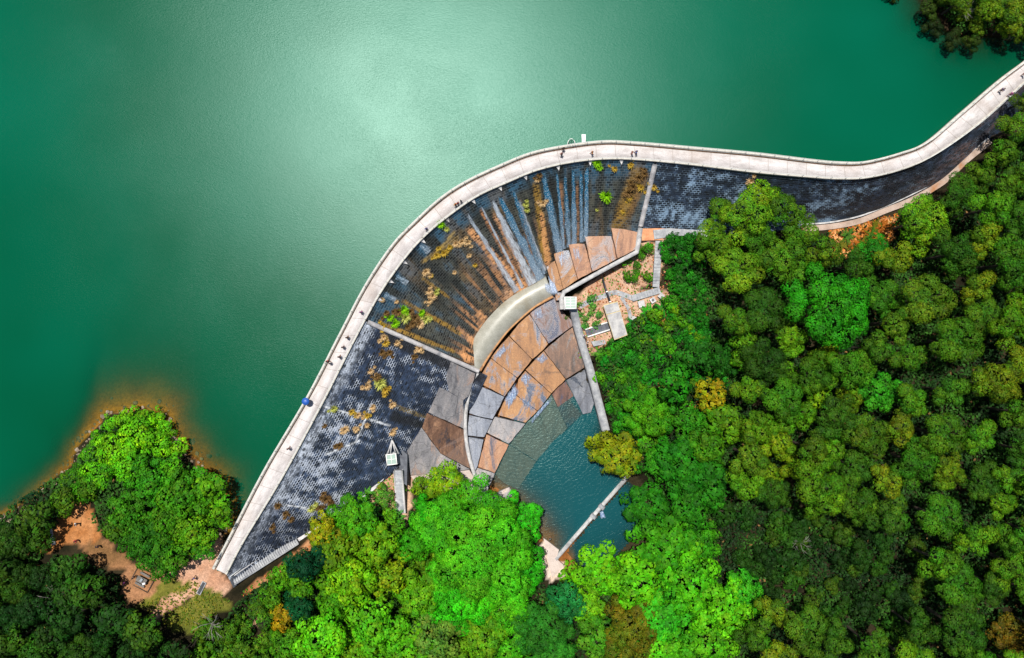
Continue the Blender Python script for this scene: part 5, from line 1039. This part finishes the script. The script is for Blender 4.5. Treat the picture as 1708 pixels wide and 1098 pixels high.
# undergrowth on the forest floor: one uncountable mass
def undergrowth(n=190000):
    rg = np.random.default_rng(99); px_ = rg.uniform(-40, 1750, n * 2); py_ = rg.uniform(-10, 1120, n * 2)
    Z = np.full(len(px_), 10.0)
    for _ in range(25):
        s = (CAMH - Z) / F; x, y = (px_ - CX) * s, (CY - py_) * s; Z = 0.5 * Z + 0.5 * hz(x, y)
    s = (CAMH - Z) / F; x, y = (px_ - CX) * s, (CY - py_) * s
    sd_ = side_of(x, y); hx = [[(955, 480), (1110, 395), (1130, 500), (1060, 530), (1040, 575), (960, 590)]]
    ok = np.zeros(len(x), bool)
    for poly in ([(1110, 400), (1180, 400), (1340, 395), (1480, 372), (1580, 320), (1660, 245), (1760, 170), (1760, 1120), (940, 1120), (960, 975), (1010, 930), (1075, 880), (1085, 800), (1025, 735), (1000, 640), (990, 590), (1060, 530), (1120, 490)], [(400, 1000), (520, 915), (590, 860), (640, 850), (690, 850), (720, 800), (800, 840), (880, 880), (905, 960), (930, 1120), (320, 1120)], [(-40, 880), (120, 780), (180, 700), (270, 700), (290, 750), (380, 820), (375, 880), (330, 920), (260, 930), (180, 890), (140, 830), (60, 915), (140, 935), (200, 960), (210, 1010), (270, 1050), (310, 1120), (-40, 1120)], [(1545, -20), (1590, 60), (1690, 55), (1760, 20), (1760, -20)]):
        ok |= inpoly(px_, py_, poly)
    cl = inpoly(px_, py_, [(1380, 380), (1500, 350), (1480, 410), (1420, 432), (1385, 430)]) | inpoly(px_, py_, [(640, 780), (690, 790), (680, 880), (640, 860)])
    ok &= (~cl) | (rg.uniform(0, 1, len(x)) < 0.12); ok &= Z > -0.4
    ok &= fbm(x * 0.3, y * 0.3, 400) > 0.30
    x, y, Z = x[ok][:n], y[ok][:n], Z[ok][:n]; k = len(x)
    p = np.c_[x, y, Z + 0.05 + rg.uniform(0, 1, k) * 2.6 * fbm(x * 0.55, y * 0.55, 430) ** 2 * 2]; nn = unit(np.c_[rg.normal(size=(k, 2)) * 0.5, np.ones(k)])
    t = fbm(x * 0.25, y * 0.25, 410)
    ti = mixc((0.005, 0.022, 0.003), (0.016, 0.058, 0.005), sm(t, 0.35, 0.65)) * rg.uniform(.4, 1.9, (k, 1)); dry = rg.uniform(0, 1, k) < 0.012; ti[dry] = np.array((0.16, 0.09, 0.03)) * rg.uniform(.5, 1.2, (dry.sum(), 1))  # greens set near black so shade between crowns is partly in the colour
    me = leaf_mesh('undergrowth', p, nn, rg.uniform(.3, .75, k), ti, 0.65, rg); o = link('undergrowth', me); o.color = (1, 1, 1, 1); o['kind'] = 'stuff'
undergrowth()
# dry litter and low weeds on the open ground by the hut and on the bank of the white steps
def litter(poly, n, cols, seed):
    rg = np.random.default_rng(seed); xs = [p[0] for p in poly]; ys = [p[1] for p in poly]
    px_ = rg.uniform(min(xs), max(xs), n * 3); py_ = rg.uniform(min(ys), max(ys), n * 3); ok = inpoly(px_, py_, poly); px_, py_ = px_[ok][:n], py_[ok][:n]
    P_ = np.array([at(a, b, 0.05) for a, b in zip(px_, py_)]); k = len(P_); P_[:, 2] += rg.uniform(0.02, 0.18, k)
    c = np.array([lin(*q, 0.7) for q in cols])[rg.integers(0, len(cols), k)] * rg.uniform(.6, 1.2, (k, 1))
    return P_, unit(np.c_[rg.normal(size=(k, 2)) * 0.35, np.ones(k)]), rg.uniform(.2, .5, k), c
parts = [litter([(1040, 420), (1090, 400), (1130, 480), (1150, 520), (1060, 545), (1000, 585), (960, 600), (958, 500), (1000, 465)], 1500, [(210, 150, 110), (180, 110, 70), (90, 150, 40), (70, 140, 30), (160, 90, 50)], 1), litter([(560, 855), (640, 780), (665, 790), (668, 870), (640, 860), (600, 850)], 700, [(220, 160, 120), (190, 120, 80), (90, 160, 40), (120, 170, 60)], 2), litter([(1380, 385), (1500, 355), (1485, 400), (1430, 432), (1385, 430)], 900, [(210, 120, 40), (190, 100, 30), (90, 130, 30), (230, 150, 70)], 3), litter([(235, 1010), (320, 968), (385, 1000), (345, 1040), (280, 1045)], 700, [(100, 115, 18), (130, 125, 30), (80, 110, 18)], 4), litter([(400, 990), (520, 905), (570, 890), (440, 1010)], 500, [(200, 120, 60), (80, 140, 20), (60, 120, 20)], 5)]
lm = leaf_mesh('leaf_litter', *[np.concatenate([q[i] for q in parts]) for i in range(4)], 0.6); lo_ = link('leaf_litter', lm); lo_.color = (1, 1, 1, 1); lo_['kind'] = 'stuff'

# stones along the waterline of the wooded point
def stones(n=420):
    rg = np.random.default_rng(55); ln = np.array(SH1[2:]); seg = np.hypot(*np.diff(ln, axis=0).T); cs_ = np.r_[0, np.cumsum(seg)]; vs_, fs_ = [], []
    ico = bmesh.new(); bmesh.ops.create_icosphere(ico, subdivisions=1, radius=1); iv = np.array([v.co[:] for v in ico.verts]); fi = [[v.index for v in f.verts] for f in ico.faces]; ico.free()
    for i in range(n):
        s_ = rg.uniform(0, cs_[-1]); x = np.interp(s_, cs_, ln[:, 0]) + rg.normal() * 1.1; y = np.interp(s_, cs_, ln[:, 1]) + rg.normal() * 1.1; r = 0.10 + 0.35 * rg.uniform() ** 3
        k = len(vs_); vs_ += list(iv * r * rg.uniform(.7, 1.3, (len(iv), 3)) * [1, 1, .6] + [x, y, float(hz(x, y)) + r * .1]); fs_ += [[a + k for a in f] for f in fi]
    o = link('shore_stones', py_mesh('shore_stones', vs_, fs_), surf('stone', (0.10, 0.075, 0.05), (0.26, 0.20, 0.14), 1.5, 0.9)); o['kind'] = 'stuff'
stones()
# bare trees
def bare_tree(px_, py_, size, seed, label):
    rg = np.random.default_rng(seed); base = at(px_, py_, size * 0.9); gz = float(hz(base[0], base[1])); root = empty('bare_tree', (base[0], base[1], gz)); tag(root, label, 'bare tree')
    tube('trunk', [(0, 0, -0.5), (0.1, 0, size * 0.5), (0, 0.1, size * 0.9)], [size * .03, size * .025, size * .016], M['deadwood'], root, 6)
    for i in range(9):
        th = i * 2.4 + rg.uniform(-.4, .4); l = size * rg.uniform(.45, .8); z0 = size * rg.uniform(.5, .9)
        a = np.array([0, 0, z0]); m = a + [l * .5 * math.cos(th), l * .5 * math.sin(th), l * .35]; e = a + [l * math.cos(th + .2), l * math.sin(th + .2), l * rg.uniform(.3, .7)]
        b = tube('branch', [a, m, e], [size * .014, size * .009, size * .004], M['deadwood'], root, 5)
        for q in range(2):
            t2 = th + rg.uniform(-.9, .9); e2 = m + np.array([l * .45 * math.cos(t2), l * .45 * math.sin(t2), l * .25]); tube('twig', [m, e2], [size * .007, size * .003], M['deadwood'], b, 4)
bare_tree(88, 1002, 4.2, 1, 'bleached leafless tree in the dark wood below the clearing')
bare_tree(352, 1042, 3.8, 2, 'white leafless tree at the edge of the turf')
bare_tree(1612, 14, 3.2, 3, 'leafless pale tree among the far bank trees')
bare_tree(1335, 905, 2.8, 4, 'grey leafless tree in the shaded hollow')

# ------------------------------------------------------------------ furniture of the clearing
def box(name, sx, sy, sz, loc, mat, parent, rz=0.0):
    bm = bmesh.new(); bmesh.ops.create_cube(bm, size=1); bmesh.ops.scale(bm, vec=(sx, sy, sz), verts=bm.verts); bmesh.ops.bevel(bm, geom=bm.edges[:], offset=min(sx, sy, sz) * .15, segments=1, affect='EDGES')
    me = bpy.data.meshes.new(name); bm.to_mesh(me); bm.free(); o = link(name, me, mat, parent); o.location = loc; o.rotation_euler = (0, 0, rz); return o
wood = surf('weathered_wood', (0.08, 0.075, 0.07), (0.14, 0.13, 0.12), 2); palewood = surf('pale_slats', (0.42, 0.44, 0.48), (0.55, 0.57, 0.60), 2)
p = at(86, 894, 0.4); be = empty('bench', tuple(p - [0, 0, .4]), R(-75)); tag(be, 'long pale slatted bench on the orange dirt path', 'bench')
for k in range(9): box('slat', 0.26, 0.62, 0.05, (-1.36 + k * .34, 0, .45), palewood, be)
for sy in (-.26, .26): box('rail', 3.0, 0.08, 0.08, (0, sy, .38), palewood, be)
for sx in (-1.2, 1.2):
    for sy in (-.26, .26): box('leg', .09, .09, .36, (sx, sy, .18), palewood, be)
p = at(236, 968, .7); pt = empty('picnic_table', tuple(p - [0, 0, .7]), R(-28)); tag(pt, 'dark picnic table inside a square log edging', 'picnic table')
box('tabletop', 1.7, 1.0, .07, (0, 0, .75), wood, pt)
for sy in (-.95, .95): box('seat', 1.7, .35, .06, (0, sy, .45), wood, pt); [box('leg', .1, .3, .42, (sx, sy, .21), wood, pt) for sx in (-.6, .6)]
for sx in (-.6, .6): box('leg', .1, .7, .72, (sx, 0, .36), wood, pt)
lg = empty('log_edging', tuple(p - [0, 0, .7]), R(-28)); tag(lg, 'square edging of thin logs around the picnic table', 'edging')
for a, b in (((-1.7, -1.6, .15), (1.7, -1.6, .15)), ((1.7, -1.6, .15), (1.7, 1.6, .15)), ((1.7, 1.6, .15), (-1.7, 1.6, .15)), ((-1.7, 1.6, .15), (-1.7, -1.6, .15))): tube('log', [a, b], .09, M['bark'], lg, 7)
bg_ = box('bag', .5, .34, .34, tuple(p + [0.45, -0.55, .1 - .02]), plain('pale_bag', (.6, .62, .66)), None, .4); tag(bg_, 'pale bag lying on the picnic bench', 'bag')
bg2 = box('bag', .6, .4, .3, tuple(p + [0.1, 0.1, .24]), plain('grey_bag', (.20, .23, .26)), None, .9); tag(bg2, 'grey bag standing on the picnic table', 'bag')
p = at(336, 981, .1); dg = empty('drain_grate', tuple(p), R(63)); tag(dg, 'dark drain grating across the path at the dam end', 'drain grate')
box('frame', 2.3, .75, .10, (0, 0, 0.05), M['grey'], dg); box('grille', 2.1, .5, .05, (0, 0, .10), M['black'], dg)
for k, (a, b, lab) in enumerate((((363, 935), (377, 905), 'short steel handrail where the path meets the reservoir end of the crest'), ((384, 962), (400, 950), 'short steel handrail at the top of the toe steps'))):
    r_ = empty('handrail'); tag(r_, lab, 'handrail'); A_, B_ = (at(*a, .9) if k else at(*a, .9)), at(*b, .9); tube('rail', [A_, B_], .06, M['steel'], r_, 6)
    for t in (0, .5, 1): q = A_ * (1 - t) + B_ * t; tube('post', [q, q - [0, 0, 1.1]], .05, M['steel'], r_, 6)

# ------------------------------------------------------------------ people
def skin_mesh(name, pts, edges, rad, sub=1, root=0):
    me = bpy.data.meshes.new(name); me.from_pydata(pts, edges, []); o = bpy.data.objects.new(name, me); C.objects.link(o)
    o.modifiers.new('s', 'SKIN'); o.modifiers.new('d', 'SUBSURF').levels = sub
    for i, r in enumerate(rad): me.skin_vertices[0].data[i].radius = (r, r) if np.isscalar(r) else r
    me.skin_vertices[0].data[root].use_root = True
    dg_ = bpy.context.evaluated_depsgraph_get(); dg_.update(); out = bpy.data.meshes.new_from_object(o.evaluated_get(dg_)); out.name = name
    bpy.data.objects.remove(o); out.polygons.foreach_set('use_smooth', [True] * len(out.polygons)); return out
def person_meshes(pose):
    sw = {'stand': .04, 'walk': .26, 'sit': 0}[pose]; sit = pose == 'sit'; hz_ = .50 if sit else .93
    P_, E_, R_ = [], [], []
    def v(x, y, z, r, par=None):
        P_.append((x, y, z)); R_.append(r)
        if par is not None: E_.append((par, len(P_) - 1))
        return len(P_) - 1
    pel = v(0, 0, hz_, (.15, .11)); wa = v(0, 0, hz_ + .18, (.13, .10), pel); ch = v(0, .01, hz_ + .38, (.16, .11), wa); nk = v(0, .0, hz_ + .54, .055, ch)
    hd = v(0, .02, hz_ + .66, (.075, .09), nk); v(0, .015, hz_ + .76, (.07, .085), hd); v(0, .12, hz_ + .665, .016, hd)
    for s in (-1, 1): v(.085 * s, .01, hz_ + .66, .018, hd)
    arms = []
    for s in (-1, 1):
        sh = v(.19 * s, 0, hz_ + .46, .055, ch); sg = s * (1 if pose == 'walk' else .3); el = v(.25 * s, -.10 * sg, hz_ + .19, .042, sh); wr = v(.25 * s, -.02 * sg + .14, hz_ - .04, .028, el)
        pa = v(.25 * s, .0 * sg + .17, hz_ - .12, (.036, .02), wr); arms.append((sh, el, wr))
        for k, (dx, l) in enumerate(((-.027, .075), (-.009, .085), (.009, .08), (.027, .06))): a = v(.25 * s + dx, .175, hz_ - .12 - l * .55, .009, pa); v(.25 * s + dx, .19, hz_ - .12 - l, .008, a)
        a = v(.25 * s - .035 * s, .19, hz_ - .12, .010, wr); v(.25 * s - .045 * s, .21, hz_ - .155, .009, a)
    for s in (-1, 1):
        hp_ = v(.09 * s, 0, hz_ - .05, .09, pel)
        if sit: kn = v(.11 * s, .44, hz_ - .02, .062, hp_); an = v(.11 * s, .46, .08, .04, kn)
        else: kn = v(.10 * s, sw * .55 * s + .03, .49, .06, hp_); an = v(.10 * s, sw * s - .02, .08 + (.03 if s < 0 and sw > .1 else 0), .038, kn)
        v(.11 * s, P_[an][1] + .16, .035, .035, an)
    body = skin_mesh('body', P_, E_, R_, 1)
    g_ = lambda L: [(p[0], p[1], p[2]) for p in L]
    tp = [P_[pel], P_[wa], P_[ch], (P_[ch][0], P_[ch][1], P_[ch][2] + .1)]; te = [(0, 1), (1, 2), (2, 3)]; tr = [(.165, .125), (.15, .115), (.18, .125), (.10, .075)]
    for (sh, el, wr) in arms:
        k = len(tp); m = tuple(np.array(P_[sh]) * .35 + np.array(P_[el]) * .65); tp += [P_[sh], m]; te += [(2, k), (k, k + 1)]; tr += [.07, .06]
    shirt = skin_mesh('shirt', tp, te, tr, 1)
    lp, le, lr = [(0, 0, hz_ + .04)], [], [(.16, .12)]
    legs = [i for i in range(len(P_)) if abs(abs(P_[i][0]) - .09) < 1e-6 and abs(P_[i][2] - hz_ + .05) < 1e-6]
    for i in legs:
        kn = next(b for a, b in E_ if a == i); an = next(b for a, b in E_ if a == kn); k = len(lp); m = tuple(np.array(P_[kn]) * .15 + np.array(P_[an]) * .85)
        lp += [P_[i], P_[kn], m]; le += [(0, k), (k, k + 1), (k + 1, k + 2)]; lr += [.105, .075, .055]
    trousers = skin_mesh('trousers', lp, le, lr, 1)
    hp2 = [(0, -.015, hz_ + .69), (0, -.02, hz_ + .775), (0, -.07, hz_ + .64)]; hair = skin_mesh('hair', hp2, [(0, 1), (0, 2)], [(.088, .088), (.075, .075), (.06, .05)], 1)
    return body, shirt, trousers, hair
PM = {k: person_meshes(k) for k in ('stand', 'walk', 'sit')}
def person(pos_, rz, pose, shirt, trousers, hair, label, group=None):
    r_ = empty('person', tuple(pos_), rz); tag(r_, label, 'person', group)
    for nm, me, c_ in zip(('body', 'shirt', 'trousers', 'hair'), PM[pose], ((190, 140, 110), shirt, trousers, hair)):
        if not me.materials: me.materials.append(M['cloth'])
        o = link(nm, me, None, r_); o.color = (*lin(*c_, .8), 1)
    return r_
def crest_p(px_, py_): return W(px_, py_, ZC + .0)
K_, WH, BL, RD, OR_, PU, GY_ = (20, 20, 24), (235, 235, 235), (30, 90, 190), (190, 40, 50), (230, 140, 30), (150, 40, 170), (90, 90, 100)
dk_ = (25, 20, 18)
PL = [(939, 250, .3, 'walk', K_, (60, 40, 40), 'person in black walking on the crest below the ladder cage'), (936, 259, .5, 'walk', (150, 60, 60), K_, 'person in dull red walking behind a black-clad walker on the crest'),
 (987, 257, 1.6, 'walk', OR_, (120, 70, 50), 'person in an orange top on the crest past the gauge post'), (1060, 256, 1.4, 'walk', BL, (20, 40, 90), 'person in bright blue walking on the crest above the rib'), (1053, 257, 1.4, 'stand', (220, 130, 110), GY_, 'person in pale pink beside the bright blue walker'),
 (764, 341, .8, 'walk', RD, K_, 'person in red in the small party on the curving crest'), (769, 337, .8, 'walk', WH, GY_, 'person in white in the small party on the curving crest'), (760, 343, .8, 'walk', OR_, K_, 'person in orange at the tail of the small party on the crest'), (712, 383, .6, 'walk', BL, K_, 'lone person in blue on the curving crest'),
 (604, 521, .4, 'walk', PU, K_, 'person in purple on the crest near the pale rib'), (581, 563, .4, 'walk', K_, K_, 'person in black on the straight crest, nearest the rib'), (574, 579, .4, 'walk', (40, 40, 70), GY_, 'person in navy on the straight crest'), (568, 595, .4, 'walk', (60, 40, 60), K_, 'person in dusky plum on the straight crest'), (548, 602, .4, 'stand', RD, GY_, 'person in red by the parapet'), (552, 605, .4, 'stand', WH, K_, 'person in white by the parapet'),
 (513, 669, .4, 'stand', (40, 60, 120), K_, 'person under a blue umbrella on the straight crest'), (484, 747, .4, 'walk', (50, 30, 70), K_, 'person in dark purple alone low on the straight crest'),
 (1666, 153, 2.2, 'walk', (70, 90, 150), K_, 'person in slate blue walking on the crest toward the far bank'), (1681, 160, 2.2, 'walk', (190, 30, 170), (120, 40, 100), 'person in magenta on the crest toward the far bank'), (1704, 126, 2.2, 'walk', OR_, (110, 60, 30), 'person in orange at the farthest end of the crest')]
for x, y, rz, ps, s1, s2, lb in PL: person(crest_p(x, y), rz, ps, s1, s2, dk_, lb)
PG = [(122, 848, .9, 'stand', (40, 110, 200), K_, 'person in blue standing where the dirt path enters the trees'), (117, 853, .9, 'stand', (190, 200, 225), K_, 'person in pale blue beside the blue-clad person on the dirt path'), (97, 868, .7, 'stand', (220, 215, 225), GY_, 'person in white at the shady edge of the dirt path'), (133, 872, 2, 'walk', (230, 245, 250), K_, 'person in white walking in the middle of the dirt path'), (132, 900, 2.4, 'stand', (235, 40, 80), (120, 20, 40), 'person in bright red on the dirt path'), (168, 909, 2.6, 'stand', (40, 30, 60), K_, 'person in dark clothes at the edge of the dirt path'), (212, 970, 1.2, 'stand', (150, 30, 160), (60, 20, 70), 'person in purple beside the picnic table'), (228, 960, 1.2, 'stand', (40, 30, 50), K_, 'person in black leaning at the picnic table end'), (327, 962, .5, 'walk', (20, 80, 170), K_, 'person in blue by the tree at the path bend'), (974, 560, .2, 'stand', (235, 225, 235), K_, 'person in white on the retaining wall top'), (979, 571, 1.1, 'stand', (230, 230, 235), (40, 30, 40), 'person in pale top and dark trousers by the dark steps'), (917, 897, .5, 'stand', (20, 110, 110), K_, 'person in teal at the pool edge near the weir landing')]
for x, y, rz, ps, s1, s2, lb in PG:
    if x > 960: q = W(x, y, 4.75 if y > 565 else 4.75); q[2] = 4.72
    elif x > 900: q = W(x, y, .55)
    else: q = at(x, y, 0.0)
    person(q, rz, ps, s1, s2, dk_, lb)
# blue umbrella
u0 = crest_p(512, 669) + [0.25, 0.1, 0]; um = empty('umbrella', tuple(u0)); tag(um, 'bright blue open umbrella held on the straight crest', 'umbrella')
vv, ff = [(0, 0, 2.25)], []
for j, (r_, z_) in enumerate(((.28, 2.2), (.5, 2.08), (.64, 1.94))):
    for k in range(16): rr_ = r_ * (1 if k % 2 == 0 else .95); vv.append((rr_ * math.cos(k * math.pi / 8), rr_ * math.sin(k * math.pi / 8), z_))
for k in range(16):
    ff.append((0, 1 + k, 1 + (k + 1) % 16))
    for j in range(2): ff.append((1 + j * 16 + k, 1 + (j + 1) * 16 + k, 1 + (j + 1) * 16 + (k + 1) % 16, 1 + j * 16 + (k + 1) % 16))
link('canopy', py_mesh('canopy', vv, ff), plain('blue_nylon', (0.01, 0.07, 0.32), .5), um); tube('shaft', [(0, 0, 1.0), (0, 0, 2.3)], .015, M['steel'], um, 6)
